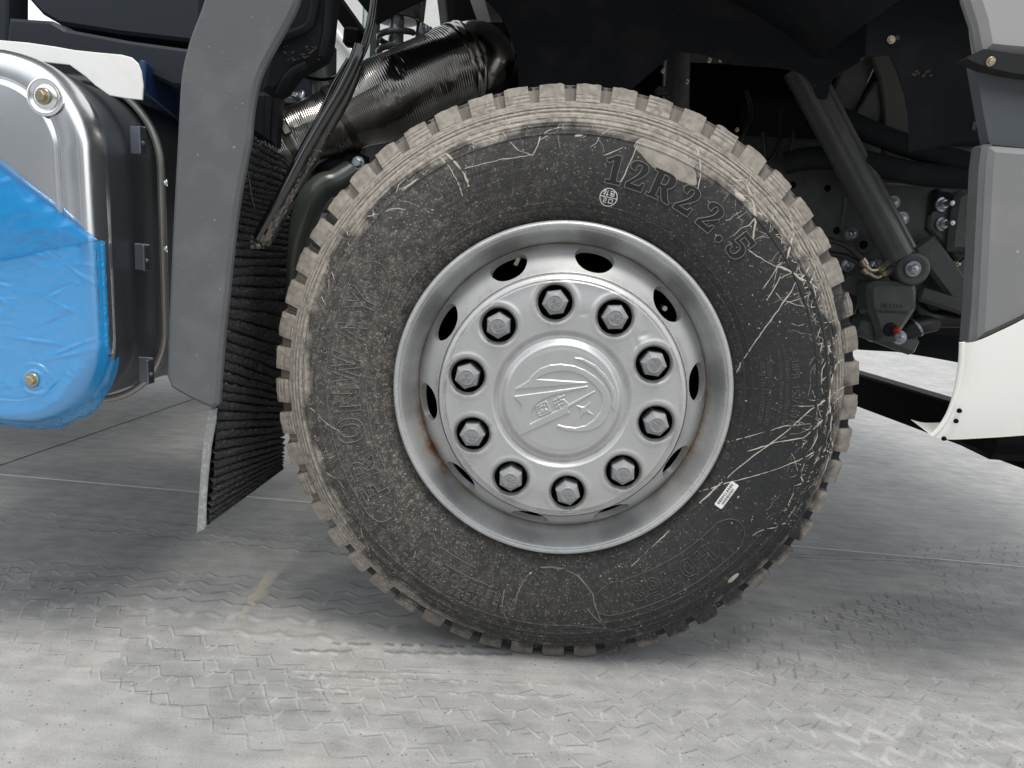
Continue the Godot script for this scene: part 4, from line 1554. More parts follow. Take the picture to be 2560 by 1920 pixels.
	rod(mb, Vector3(v0.x, v0.y, 0.09), Vector3(v0.x, v0.y, 0.128), 0.0045, 12)
	part("tyre_valve", mb.commit(), M.zinc, wheel)
	mb = MB.new()
	var w0 := polar(0.247, 112.5)
	box(mb, Vector3(w0.x, w0.y, 0.10), Vector3(0.008, 0.016, 0.004), 0.001, Basis(Vector3(0, 0, 1), -0.4))
	part("wheel_tag", mb.commit(), M.brass, wheel)

func nut_caps() -> void:
	var spins := [0.0, 80.0, 165.0, 175.0, 25.0, 40.0, 15.0, 30.0, -25.0, 40.0]
	for i in 10:
		var mb := MB.new()
		var c := polar(0.1675, BOLT - 36.0 * i)
		var at := Vector3(c.x, c.y, 0.0)
		var spin := deg_to_rad(rng.randf() * 60.0)
		var rings := []
		for lv in [[0.0232, 0.170], [0.0222, 0.197], [0.0200, 0.2022], [0.0150, 0.2052]]:
			var ring := []
			for k in 6:
				for h in 2:
					var a := spin + TAU * (k + h * 0.0) / 6.0
					var b := spin + TAU * (k + 1) / 6.0
					var pa := Vector2(cos(a), sin(a))
					var pb := Vector2(cos(b), sin(b))
					var p: Vector2 = (pa if h == 0 else pa.lerp(pb, 0.5)) * lv[0]
					if lv[0] < 0.016:
						p = p.normalized() * lv[0] * 0.93
					ring.append(at + Vector3(p.x, p.y, lv[1]))
			rings.append(ring)
		var heart := at + Vector3(0, 0, 0.185)
		for j in 3:
			for k in 12:
				mb.out_face([rings[j][k], rings[j][(k + 1) % 12], rings[j + 1][(k + 1) % 12], rings[j + 1][k]], heart)
		lathe(mb, [Vector2(0.0, 0.2066), Vector2(0.0112, 0.2066), Vector2(0.0112, 0.2066), Vector2(0.0122, 0.2072), Vector2(0.0136, 0.2068), Vector2(0.0146, 0.2048)], 28, at)
		# three-part triangle embossed on the end, above a small plate
		var t := deg_to_rad(spins[i] - 5.0)
		for s in 3:
			var a := t + TAU * s / 3.0 + PI / 2.0
			var d := Vector2(cos(a), sin(a))
			var o := Vector2(-d.y, d.x)
			var pts := [d * 0.0016 , d * 0.0082 + o * 0.0010, d * 0.0038 + o * 0.0054]
			for w in [[pts[0], pts[1]], [pts[1], pts[2]], [pts[2], pts[0]]]:
				bar(mb, at + Vector3(w[0].x, w[0].y, 0.2068), at + Vector3(w[1].x, w[1].y, 0.2068), 0.0014, 0.0018, 0.0004)
		for w in [[-0.0055, -0.0072, 0.0055, -0.0072], [-0.0055, -0.0098, 0.0055, -0.0098], [-0.0055, -0.0072, -0.0055, -0.0098], [0.0055, -0.0072, 0.0055, -0.0098]]:
			var a := Vector2(w[0], w[1]).rotated(t)
			var b := Vector2(w[2], w[3]).rotated(t)
			bar(mb, at + Vector3(a.x, a.y, 0.2068), at + Vector3(b.x, b.y, 0.2068), 0.0009, 0.0012, 0.0003)
		part("nut_cap", mb.commit(), M.cap, wheel)
# ---------------------------------------------------------------- the rest of the truck
func body_over() -> void:
	# cab and bed above the wheel: out of the picture, but they shade it
	var mb := MB.new()
	box(mb, Vector3(0.73, 2.35, -1.03), Vector3(2.04, 2.0, 2.44), 0.06)
	part("cab", mb.commit(), M.cab, truck, "grey cab shell above the wheel arch")
	mb = MB.new()
	var bow := PackedVector2Array([Vector2(1.2, 1.46), Vector2(1.2, 1.34), Vector2(0.6, 1.32)])
	for i in 25:
		bow.append(Vector2(0, AX) + polar(0.835, lerpf(68.0, 122.0, i / 24.0)))
	bow.append(Vector2(-0.62, 1.46))
	sheet(mb, bow, 0.15, 0.185, 0.008)
	part("arch_panel", mb.commit(), M.cab, truck)
	mb = MB.new()
	sheet(mb, PackedVector2Array([Vector2(-1.0483,1.197),Vector2(-1.0213,1.169),Vector2(-0.9881,1.1524),Vector2(-0.8747,1.1408),Vector2(-0.719,1.1311),Vector2(-0.7076,1.2532),Vector2(-0.6978,1.7253),Vector2(-1.0136,1.719)]), -0.35, 0.0, 0.006)
	part("deck", mb.commit(), M.frame_grey, truck, "dark underside of the load bed above the tank")
	mb = MB.new()
	sheet(mb, PackedVector2Array([Vector2(-1.0439,1.1445),Vector2(-0.9635,1.1431),Vector2(-0.9384,1.13),Vector2(-0.8186,1.1147),Vector2(-0.6821,1.1033),Vector2(-0.6835,1.04),Vector2(-0.742,1.0406),Vector2(-0.8544,1.0825),Vector2(-0.9579,1.0914),Vector2(-1.0516,1.0985)]), -0.10, 0.06, 0.006)
	part("bed_beam", mb.commit(), M.frame_grey, truck, "dark grey steel beam above the tank")
	mb = MB.new()
	sheet(mb, PackedVector2Array([Vector2(-1.18,1.2193),Vector2(-1.0842,1.223),Vector2(-1.0936,1.092),Vector2(-1.1911,1.0878)]), -0.06, 0.0, 0.004)
	part("bed_post", mb.commit(), M.frame_grey, truck)
	mb = MB.new()
	box(mb, Vector3(-2.9, 2.95, -1.12), Vector3(3.6, 1.8, 2.2), 0.04)
	part("cargo_box", mb.commit(), M.frame_grey, truck)
	# engine, frame and axle in the dark behind the wheel
	mb = MB.new()
	box(mb, Vector3(0.33, 1.20, -1.25), Vector3(1.5, 1.0, 0.7), 0.05)
	part("engine", mb.commit(), M.black, truck)
	mb = MB.new()
	box(mb, Vector3(-0.6, 0.98, -0.66), Vector3(3.6, 0.26, 0.08), 0.008)
	part("frame_rail", mb.commit(), M.chassis, truck)
	mb = MB.new()
	loft(mb, [[round_rect(Vector2(-2.2, 0.78), Vector2(1.35, 0.33), 0.12), -2.25], [round_rect(Vector2(-2.2, 0.78), Vector2(1.35, 0.33), 0.12), -1.65]])
	part("fuel_tank", mb.commit(), M.tank, truck)
	mb = MB.new()
	lathe(mb, [Vector2(0.25, 0.12), Vector2(0.38, 0.15), Vector2(0.50, 0.12), Vector2(0.535, 0.10), Vector2(0.535, -0.10), Vector2(0.50, -0.12), Vector2(0.38, -0.15), Vector2(0.0, -0.10)], 60, Vector3(0, AX, -2.05))
	part("far_tyre", mb.commit(), M.black, truck)
	mb = MB.new()
	bar(mb, Vector3(0, 0.50, -0.12), Vector3(0, 0.45, -2.0), 0.13, 0.12, 0.02, Vector3.UP)
	part("front_axle", mb.commit(), M.chassis, truck)

func loft(mb: MB, loops: Array, cap := true) -> void:
	# loops: [outline, z] of equal counts
	var first := mb.v.size()
	var n: int = loops[0][0].size()
	for l in loops:
		for p in l[0]:
			mb.pt(Vector3(p.x, p.y, l[1]))
	for j in loops.size() - 1:
		for k in n:
			var a := first + j * n + k
			var b := first + j * n + (k + 1) % n
			mb.quad(a, b, b + n, a + n)
	if cap:
		var q := []
		for p in loops[-1][0]:
			q.append(Vector3(p.x, p.y, loops[-1][1]))
		mb.face(q)

func tank_box() -> void:
	var o := group_part("silencer_box", truck, "grey steel silencer box with a bright aluminium end cover")
	var c := Vector2(-1.145, 0.745)
	var half := Vector2(0.352, 0.305)
	var rr := func(d: float) -> PackedVector2Array:
		return round_rect(c, half - Vector2(d, d), 0.15 - d, 14)
	var mb := MB.new()
	loft(mb, [[rr.call(0.03), -0.75], [rr.call(0.012), -0.73], [rr.call(0.008), -0.70], [rr.call(0.008), 0.10], [rr.call(0.004), 0.11], [rr.call(0.004), 0.13], [rr.call(0.008), 0.14], [rr.call(0.008), 0.20], [rr.call(0.03), 0.21]])
	part("shell", mb.commit(), M.tank, o)
	mb = MB.new()
	loft(mb, [[rr.call(0.010), 0.185], [rr.call(-0.004), 0.19], [rr.call(-0.005), 0.205], [rr.call(-0.003), 0.232], [rr.call(0.004), 0.243], [rr.call(0.012), 0.247], [rr.call(0.038), 0.249], [rr.call(0.041), 0.2455], [rr.call(0.045), 0.2455], [rr.call(0.048), 0.250], [rr.call(0.052), 0.2508], [rr.call(0.10), 0.2515]])
	part("end_cover", mb.commit(), M.aluminium, o, "polished aluminium end cover with rounded corners")
	for z in [0.02, -0.30]:
		mb = MB.new()
		var ring := PackedVector3Array()
		var q: PackedVector2Array = rr.call(-0.004)
		for i in q.size() + 1:
			ring.append(Vector3(q[i % q.size()].x, q[i % q.size()].y, z))
		tube(mb, ring, 0.0075, 10, false)
		part("strap", mb.commit(), M.strap, o)
	for p in [Vector3(-0.8203,0.9365,0.13),Vector3(-0.8294,0.7321,0.13),Vector3(-0.8653,0.5233,0.13)]:
		mb = MB.new()
		box(mb, Vector3(-0.778, p.y, 0.115), Vector3(0.028, 0.048, 0.004), 0.0012)
		box(mb, Vector3(-0.765, p.y - 0.001, 0.125), Vector3(0.004, 0.046, 0.022), 0.0012)
		hex_bolt(mb, Vector3(-0.762, p.y - 0.006, 0.127), Vector3(1, 0, 0), 0.003)
		part("clip", mb.commit(), M.tank, o)
	for p in [Vector2(-0.8516,0.9812),Vector2(-0.8988,0.5211)]:
		mb = MB.new()
		lathe(mb, [Vector2(0.030, 0.2512), Vector2(0.028, 0.2535), Vector2(0.024, 0.2530), Vector2(0.0205, 0.2500), Vector2(0.019, 0.2500), Vector2(0.0165, 0.2530), Vector2(0.012, 0.2535), Vector2(0.0, 0.2520)], 36, Vector3(p.x, p.y, 0))
		part("washer", mb.commit(), M.aluminium, o)
		mb = MB.new()
		hex_bolt(mb, Vector3(p.x, p.y, 0.2565), Vector3(0, 0, 1), 0.0078)
		part("bolt", mb.commit(), M.brass, o)
	# bright oval slots pressed in the cover's lower part
	for k in 5:
		mb = MB.new()
		var y := 0.655 - k * 0.021
		sheet(mb, round_rect(Vector2(-0.985 + (0.02 if k % 2 == 0 else 0.0), y), Vector2(0.045 - 0.006 * (k % 3), 0.0035), 0.0034, 4), 0.2495, 0.2522, 0.0012)
		part("vent_slot", mb.commit(), M.aluminium, o)
	# white guard plate and blue channel above
	mb = MB.new()
	sheet(mb, PackedVector2Array(curve2([Vector2(-1.167,1.0929),Vector2(-0.9528,1.0855),Vector2(-0.8715,1.077),Vector2(-0.7886,1.0732)], 2)) + PackedVector2Array([Vector2(-0.7709,1.0695),Vector2(-0.7599,1.0603),Vector2(-0.7547,1.0471),Vector2(-0.7522,1.0246),Vector2(-0.7547,1.0011),Vector2(-0.785,1.0027),Vector2(-0.8127,1.006),Vector2(-0.8375,1.0215),Vector2(-0.8524,1.0344),Vector2(-0.881,1.0527),Vector2(-0.9547,1.057),Vector2(-1.1714,1.0475)]), 0.136, 0.14, 0.001)
	part("guard_plate", mb.commit(), M.white, truck, "white painted guard plate with a rounded corner above the tank")
	mb = MB.new()
	bar(mb, Vector3(-0.7763,1.0479,0.1), Vector3(-0.8524,1.0237,-0.25), 0.055, 0.012, 0.003, Vector3(1, 0, 0.6))
	part("channel", mb.commit(), M.navy, truck, "dark blue steel channel beside the white plate")
	mb = MB.new()
	box(mb, Vector3(-1.3, 1.09, -0.30), Vector3(1.5, 0.24, 0.04), 0.006)
	part("cross_rail", mb.commit(), M.frame_grey, truck)
	# wiring clip at the bottom of the box
	mb = MB.new()
	tube(mb, smooth_path([Vector3(-0.8137,0.5626,0),Vector3(-0.822,0.5431,0),Vector3(-0.8069,0.5346,0),Vector3(-0.8135,0.5085,0)], 5), 0.0035, 8)
	part("wire_clip", mb.commit(), M.strap, truck)

func fender_and_flap() -> void:
	var o := group_part("fender", truck, "dark grey plastic fender behind the wheel")
	var mb := MB.new()
	var left := curve2([Vector2(-0.6093,1.1896),Vector2(-0.6162,1.1483),Vector2(-0.637,1.099),Vector2(-0.6469,1.0705),Vector2(-0.6546,1.0418),Vector2(-0.6594,1.0059),Vector2(-0.6653,0.9329),Vector2(-0.6748,0.8202),Vector2(-0.6838,0.7036),Vector2(-0.6913,0.5911),Vector2(-0.6948,0.5294)], 4)
	var right := curve2([Vector2(-0.6033,0.4865),Vector2(-0.5981,0.5482),Vector2(-0.5912,0.6217),Vector2(-0.5829,0.686),Vector2(-0.5746,0.7568),Vector2(-0.565,0.8261),Vector2(-0.5533,0.8867),Vector2(-0.5426,0.9389),Vector2(-0.54,0.9667),Vector2(-0.5327,1.0117),Vector2(-0.5202,1.0492),Vector2(-0.4927,1.0967),Vector2(-0.4642,1.1489),Vector2(-0.4532,1.1955)], 4)
	left.append_array(PackedVector2Array([Vector2(-0.6879,0.5107),Vector2(-0.6532,0.4931),Vector2(-0.6135,0.4774)]))
	left.append_array(right)
	# outline into strips: the face bulges a little and rolls back at the left edge
	sheet(mb, left, 0.178, 0.2, 0.006)
	part("face", mb.commit(), M.fender, o)
	for p in [Vector3(-0.6952,0.7514,0.185),Vector3(-0.6918,0.8621,0.185)]:
		mb = MB.new()
		hex_bolt(mb, p, Vector3(-1, 0, 0.4), 0.004)
		part("bolt", mb.commit(), M.zinc, o)
	# bristly mud flap
	var f := group_part("mud_flap", truck, "black ribbed bristle mud flap caked with dust")
	var near := smooth_path([Vector3(-0.5601,0.9541,0.165),Vector3(-0.5738,0.8738,0.165),Vector3(-0.5876,0.8111,0.165),Vector3(-0.5997,0.7072,0.165),Vector3(-0.61,0.5835,0.165),Vector3(-0.6198,0.4554,0.165),Vector3(-0.6298,0.3316,0.165),Vector3(-0.6384,0.2458,0.165)], 12)
	var far := smooth_path([Vector3(-0.6115,0.9486,-0.17),Vector3(-0.6053,0.8719,-0.17),Vector3(-0.6042,0.7936,-0.17),Vector3(-0.6082,0.6933,-0.17),Vector3(-0.6154,0.4857,-0.17),Vector3(-0.6175,0.3783,-0.17),Vector3(-0.6186,0.2906,-0.17),Vector3(-0.6197,0.2527,-0.17)], 12)
	var n := near.size()
	mb = MB.new()
	for i in n:
		mb.pt(near[i] + Vector3(-0.012, 0, 0))
		mb.pt(far[i] + Vector3(-0.012, 0, 0))
	for i in n - 1:
		mb.quad(i * 2, i * 2 + 1, i * 2 + 3, i * 2 + 2)
	part("backing", mb.commit(), M.flap, f)
	var nz := FastNoiseLite.new()
	nz.seed = 9
	nz.frequency = 160.0
	nz.fractal_octaves = 2
	var ribs := 47
	for r in ribs:
		mb = MB.new()
		var c0 := (r + 0.5) / ribs
		var cols := 120
		var rows := 8
		for j in rows:
			var u := (j / (rows - 1.0)) * 2.0 - 1.0
			for k in cols:
				var s := k / (cols - 1.0)
				var t := clampf(c0 + u * 0.52 / ribs + 0.0035 * sin(s * 7.0 + r * 1.7) / 3.0, 0.0, 1.0) * (n - 1)
				var i := mini(int(t), n - 2)
				var p: Vector3 = near[i].lerp(near[i + 1], t - i).lerp(far[i].lerp(far[i + 1], t - i), s)
				var b := pow(maxf(0.0, 1.0 - u * u), 0.35)
				var bite := nz.get_noise_3dv(p) * 0.0035 + rng.randf_range(-0.0016, 0.0016)
				mb.pt(p + Vector3(-0.010 + 0.010 * b + bite * (0.3 + b), bite * 0.7, bite * 0.5))
		for j in rows - 1:
			for k in cols - 1:
				var a := j * cols + k
				mb.quad(a, a + cols, a + cols + 1, a + 1)
		part("rib", mb.commit(), M.flap, f)
	mb = MB.new()
	sheet(mb, PackedVector2Array([Vector2(-0.6281,0.4731),Vector2(-0.612,0.4759),Vector2(-0.6141,0.4519),Vector2(-0.6235,0.404),Vector2(-0.6306,0.3468),Vector2(-0.635,0.2978),Vector2(-0.6368,0.2501),Vector2(-0.6405,0.2426),Vector2(-0.6546,0.2361),Vector2(-0.6498,0.2967),Vector2(-0.644,0.3633),Vector2(-0.6378,0.4159)]), 0.180, 0.185, 0.002)
	part("edge_strip", mb.commit(), M.edge, f, "scuffed pale edge strip of the mud flap")

func arch_liner() -> void:
	var o := group_part("wheel_arch_liner", truck, "black plastic liner of the wheel arch")
	var mb := MB.new()
	var wall := curve2([Vector2(-0.2535,1.3623),Vector2(-0.2166,1.3012),Vector2(-0.1778,1.2667),Vector2(-0.1563,1.2312),Vector2(-0.1405,1.1952),Vector2(-0.132,1.1493),Vector2(-0.1278,1.1121)], 4)
	wall.append_array(PackedVector2Array([Vector2(-0.1229,1.0271),Vector2(0.0063,1.0334),Vector2(0.0524,1.0782),Vector2(0.0982,1.1178),Vector2(0.1433,1.1597),Vector2(0.179,1.1925),Vector2(0.1952,1.2041)]))
	wall.append_array(curve2([Vector2(0.2112,1.2085),Vector2(0.2469,1.2064),Vector2(0.2841,1.1989),Vector2(0.3091,1.189),Vector2(0.3524,1.1873),Vector2(0.3954,1.1865),Vector2(0.4339,1.1836),Vector2(0.4636,1.174),Vector2(0.4853,1.1539),Vector2(0.4986,1.1316),Vector2(0.5197,1.1307),Vector2(0.526,1.1695),Vector2(0.5605,1.1937),Vector2(0.5857,1.2156),Vector2(0.6057,1.2719)], 4))
	wall.append_array(PackedVector2Array([Vector2(0.6062,1.3943),Vector2(0.5671,1.6598),Vector2(-0.2659,1.6365)]))
	sheet(mb, wall, -0.226, -0.22, 0.002)
	part("inner_wall", mb.commit(), M.liner, o)
	mb = MB.new()
	var wing := PackedVector2Array([Vector2(0.506,1.3193),Vector2(0.5211,1.2248),Vector2(0.5264,1.1757),Vector2(0.5476,1.1758),Vector2(0.57,1.1792),Vector2(0.5901,1.1467),Vector2(0.6083,1.1105),Vector2(0.6207,1.0737),Vector2(0.6323,1.0087),Vector2(0.6945,1.0236),Vector2(0.754,1.0367),Vector2(0.765,1.0372),Vector2(0.7549,1.0966),Vector2(0.731,1.1529),Vector2(0.7095,1.2166),Vector2(0.6831,1.326),Vector2(0.641,1.5801),Vector2(0.4696,1.5753)])
	sheet(mb, wing, -0.066, -0.06, 0.002)
	part("front_wall", mb.commit(), M.liner, o)
	mb = MB.new()
	var n := 40
	for i in n + 1:
		var a := deg_to_rad(lerpf(54.0, 122.0, float(i) / n))
		for z in [0.19, -0.24]:
			mb.pt(Vector3(cos(a) * 0.83, AX + sin(a) * 0.83, z))
	for i in n:
		mb.quad(i * 2, i * 2 + 1, i * 2 + 3, i * 2 + 2)
	part("arch_shell", mb.commit(), M.liner, o)
	mb = MB.new()
	hex_bolt(mb, Vector3(0.5666,1.2045,-0.055), Vector3(0, 0, 1), 0.005)
	part("bolt", mb.commit(), M.brass, o)
	mb = MB.new()
	for k in 9:
		var p: Vector3 = Vector3(0.6315,1.1482,-0.0585) + Vector3(rng.randf_range(-0.02, 0.02), rng.randf_range(-0.005, 0.005), 0)
		box(mb, p, Vector3(rng.randf_range(0.003, 0.010), rng.randf_range(0.002, 0.004), 0.001), 0.0003, Basis(Vector3(0, 0, 1), rng.randf()))
	part("dried_mud", mb.commit(), M.mud_dark, o)
	mb = MB.new()
	box(mb, Vector3(0.7431,1.061,-0.0585), Vector3(0.007, 0.016, 0.002), 0.0006)
	part("dried_mud", mb.commit(), M.mud_dark, o)
	# moulded black bracket of the fender, at the left of the arch
	var k := group_part("liner_bracket", truck, "moulded black plastic bracket between fender and hose")
	mb = MB.new()
	sheet(mb, PackedVector2Array([Vector2(-0.5045,1.2129),Vector2(-0.5275,1.1646),Vector2(-0.548,1.1179),Vector2(-0.5582,1.105),Vector2(-0.5651,1.0744),Vector2(-0.5724,1.0398),Vector2(-0.563,1.0334),Vector2(-0.5453,1.0323),Vector2(-0.534,1.0375),Vector2(-0.5217,1.0545),Vector2(-0.5085,1.0714),Vector2(-0.4866,1.0827),Vector2(-0.4619,1.0973),Vector2(-0.4534,1.113),Vector2(-0.4499,1.1359),Vector2(-0.4473,1.1652),Vector2(-0.4416,1.2154)]), 0.02, 0.08, 0.012)
	part("web", mb.commit(), M.liner, k)
	mb = MB.new()
	for q in [[Vector3(-0.5513,1.1103,0.085),Vector3(-0.5257,1.1266,0.085),Vector3(-0.4968,1.138,0.085),Vector3(-0.481,1.1492,0.085),Vector3(-0.4734,1.1733,0.085),Vector3(-0.469,1.2049,0.085)], [Vector3(-0.4866,1.0833,0.08),Vector3(-0.5082,1.0703,0.085),Vector3(-0.5234,1.0534,0.085),Vector3(-0.5401,1.0336,0.07)], [Vector3(-0.4478,1.2073,0.08),Vector3(-0.4475,1.1638,0.085),Vector3(-0.4506,1.1293,0.085),Vector3(-0.4599,1.0993,0.08)]]:
		mb = MB.new()
		tube(mb, smooth_path(q, 8), 0.008, 10)
		part("bead", mb.commit(), M.liner, k)
	mb = MB.new()
	sheet(mb, PackedVector2Array([Vector2(-0.65,1.0676),Vector2(-0.6032,1.0651),Vector2(-0.6066,1.0258),Vector2(-0.61,0.994),Vector2(-0.6118,0.9605),Vector2(-0.627,0.9677),Vector2(-0.6742,0.9941),Vector2(-0.6637,1.0294)]), -0.14, -0.1, 0.008)
	part("leg", mb.commit(), M.liner, k)
	mb = MB.new()
	sheet(mb, PackedVector2Array([Vector2(-0.6301,1.0625),Vector2(-0.6142,1.0626),Vector2(-0.6183,1.0164),Vector2(-0.6212,0.9723),Vector2(-0.6329,0.9749)]), -0.1, -0.085, 0.006)
	part("leg", mb.commit(), M.liner, k)
	mb = MB.new()
	for i in 26:
		var p: Vector3 = Vector3(-0.4825,1.0993,0.0925) + Vector3(rng.randf_range(-0.045, 0.025), rng.randf_range(-0.012, 0.016), -0.011)
		box(mb, p, Vector3(rng.randf_range(0.002, 0.007), rng.randf_range(0.0015, 0.003), 0.001), 0.0003, Basis(Vector3(0, 0, 1), rng.randf_range(-0.3, 0.5)))
	part("dried_mud", mb.commit(), M.mud_dark, k)
	mb = MB.new()
	bar(mb, Vector3(-0.6954,1.4444,-0.74), Vector3(-0.6016,1.3297,-0.74), 0.045, 0.04, 0.008)
	part("strut", mb.commit(), M.black, truck)
	mb = MB.new()
	bar(mb, Vector3(-0.652,1.3356,-0.73), Vector3(-0.6051,1.3312,-0.73), 0.05, 0.04, 0.008)
	part("strut", mb.commit(), M.black, truck)
	# cylinder and steering links at the left, behind the wheel
	mb = MB.new()
	rod(mb, Vector3(-0.5861,1.2001,-0.3), Vector3(-0.5738,1.0893,-0.3), 0.028, 20)
	rod(mb, Vector3(-0.5791,1.1346,-0.3), Vector3(-0.5784,1.1312,-0.3), 0.031, 20)
	part("mounting_tube", mb.commit(), M.olive, truck, "olive grey mounting tube above the hose")
	mb = MB.new()
	bar(mb, Vector3(-0.6588,1.0817,-0.28), Vector3(-0.5569,1.0831,-0.3), 0.016, 0.03)
	part("cross_bracket", mb.commit(), M.chassis, truck)
	mb = MB.new()
	bar(mb, Vector3(-0.643,1.1289,-0.32), Vector3(-0.5896,1.0994,-0.32), 0.05, 0.02)
	part("cross_bracket", mb.commit(), M.chassis, truck)
	mb = MB.new()
	bar(mb, Vector3(-0.7036,1.0798,-0.36), Vector3(-0.6027,1.1534,-0.36), 0.03, 0.02)
	part("cross_bracket", mb.commit(), M.chassis, truck)
	mb = MB.new()
	hex_bolt(mb, Vector3(-0.6147,1.0869,-0.26), Vector3(-0.7, 0.2, 0.6), 0.011, 0.8, 1.0)
	part("bolt", mb.commit(), M.zinc, truck)
	# damper with its coil spring
	var s := group_part("spring_damper", truck, "olive grey damper with a coil spring")
	mb = MB.new()
	var c: Vector3 = Vector3(-0.4387,1.2978,-0.42)
	lathe(mb, [Vector2(0.0, 0.002), Vector2(0.052, 0.0), Vector2(0.056, 0.004), Vector2(0.056, 0.028), Vector2(0.053, 0.034), Vector2(0.053, 0.3)], 32, c, Basis(Vector3.RIGHT, Vector3.FORWARD, Vector3.UP))
	part("canister", mb.commit(), M.olive, s)
	mb = MB.new()
	rod(mb, c + Vector3(0, -0.25, 0), c + Vector3(0, 0.02, 0), 0.018, 20)
	part("piston_rod", mb.commit(), M.zinc, s)
	mb = MB.new()
	var coil := PackedVector3Array()
	for i in 200:
		var a := i / 30.0 * TAU
		coil.append(c + Vector3(cos(a) * 0.040, -0.024 - i / 30.0 * 0.0325, sin(a) * 0.040))
	tube(mb, coil, 0.0075, 10)
	part("coil_spring", mb.commit(), M.olive, s)
	# brackets, red lever and reservoir beyond
	mb = MB.new()
	bar(mb, Vector3(-0.3805,1.3775,-0.45), Vector3(-0.3913,1.2566,-0.45), 0.012, 0.03)
	part("cross_bracket", mb.commit(), M.chassis, truck)
	mb = MB.new()
	bar(mb, Vector3(-0.3496,1.3945,-0.5), Vector3(-0.3287,1.2757,-0.5), 0.020, 0.02)
	part("cross_bracket", mb.commit(), M.chassis, truck)
	mb = MB.new()
	bar(mb, Vector3(-0.5067,1.3884,-0.5), Vector3(-0.5107,1.2068,-0.5), 0.02, 0.02)
	part("cross_bracket", mb.commit(), M.chassis, truck)
	mb = MB.new()
	hex_bolt(mb, Vector3(-0.3774,1.284,-0.44), Vector3(1, 0.1, 0.5), 0.012, 1.0, 0.8)
	part("bolt", mb.commit(), M.zinc, truck)
	mb = MB.new()
	sheet(mb, PackedVector2Array([Vector2(-0.3015,1.3221),Vector2(-0.2661,1.3243),Vector2(-0.2378,1.3224),Vector2(-0.2098,1.3258),Vector2(-0.2106,1.3108),Vector2(-0.2451,1.3086),Vector2(-0.2814,1.3079),Vector2(-0.2993,1.3101)]), -0.54, -0.50, 0.006)
	part("red_lever", mb.commit(), M.red, truck, "small red lever above the exhaust hose")
	mb = MB.new()
	rod(mb, Vector3(-0.2639,1.2785,-0.5), Vector3(-0.1712,1.2824,-0.5), 0.045, 20)
	rod(mb, Vector3(-0.1893,1.2817,-0.5), Vector3(-0.1793,1.2821,-0.5), 0.050, 20)
	part("reservoir", mb.commit(), M.liner, truck)
	# plate, torsion bar and joint at the lower left
	mb = MB.new()
	sheet(mb, PackedVector2Array([Vector2(-0.4743,0.9943),Vector2(-0.4754,0.9518),Vector2(-0.5348,0.931),Vector2(-0.5794,0.8783),Vector2(-0.6245,0.7732),Vector2(-0.636,0.7652),Vector2(-0.6494,0.794),Vector2(-0.6445,0.8384),Vector2(-0.6362,0.8825),Vector2(-0.6099,0.9235),Vector2(-0.5725,0.9487),Vector2(-0.5205,0.9779)]), -0.30, -0.27, 0.006)
	part("axle_plate", mb.commit(), M.plate, truck, "grey steel plate with small holes behind the tyre")
	mb = MB.new()
	for p in [Vector3(-0.5717,0.9324,-0.268),Vector3(-0.6354,0.8333,-0.268)]:
		mb = MB.new()
		lathe(mb, [Vector2(0.0, 0.0), Vector2(0.009, 0.0)], 16, p)
		part("plate_hole", mb.commit(), M.black, truck)
	mb = MB.new()
	tube(mb, smooth_path([Vector3(-0.4838,0.9288,-0.22),Vector3(-0.5139,0.9029,-0.2),Vector3(-0.5396,0.8922,-0.19),Vector3(-0.5613,0.8629,-0.18),Vector3(-0.5808,0.8099,-0.18),Vector3(-0.5951,0.753,-0.18),Vector3(-0.6004,0.6958,-0.18),Vector3(-0.6002,0.6237,-0.18)], 8), 0.030, 22)
	part("stabiliser_bar", mb.commit(), M.olive, truck, "bent olive grey stabiliser bar behind the tyre")
	mb = MB.new()
	rod(mb, Vector3(-0.5557,0.948,-0.24), Vector3(-0.5113,0.9328,-0.24), 0.028, 20)
	part("bar_bush", mb.commit(), M.liner, truck)
	mb = MB.new()
	rod(mb, Vector3(-0.5174,0.9575,-0.26), Vector3(-0.4688,0.9405,-0.26), 0.03, 20)
	part("bar_bush", mb.commit(), M.liner, truck)
	mb = MB.new()
	hex_bolt(mb, Vector3(-0.4688,0.9482,-0.21), Vector3(-0.2, 0.1, 1), 0.010)
	part("bolt", mb.commit(), M.zinc, truck)

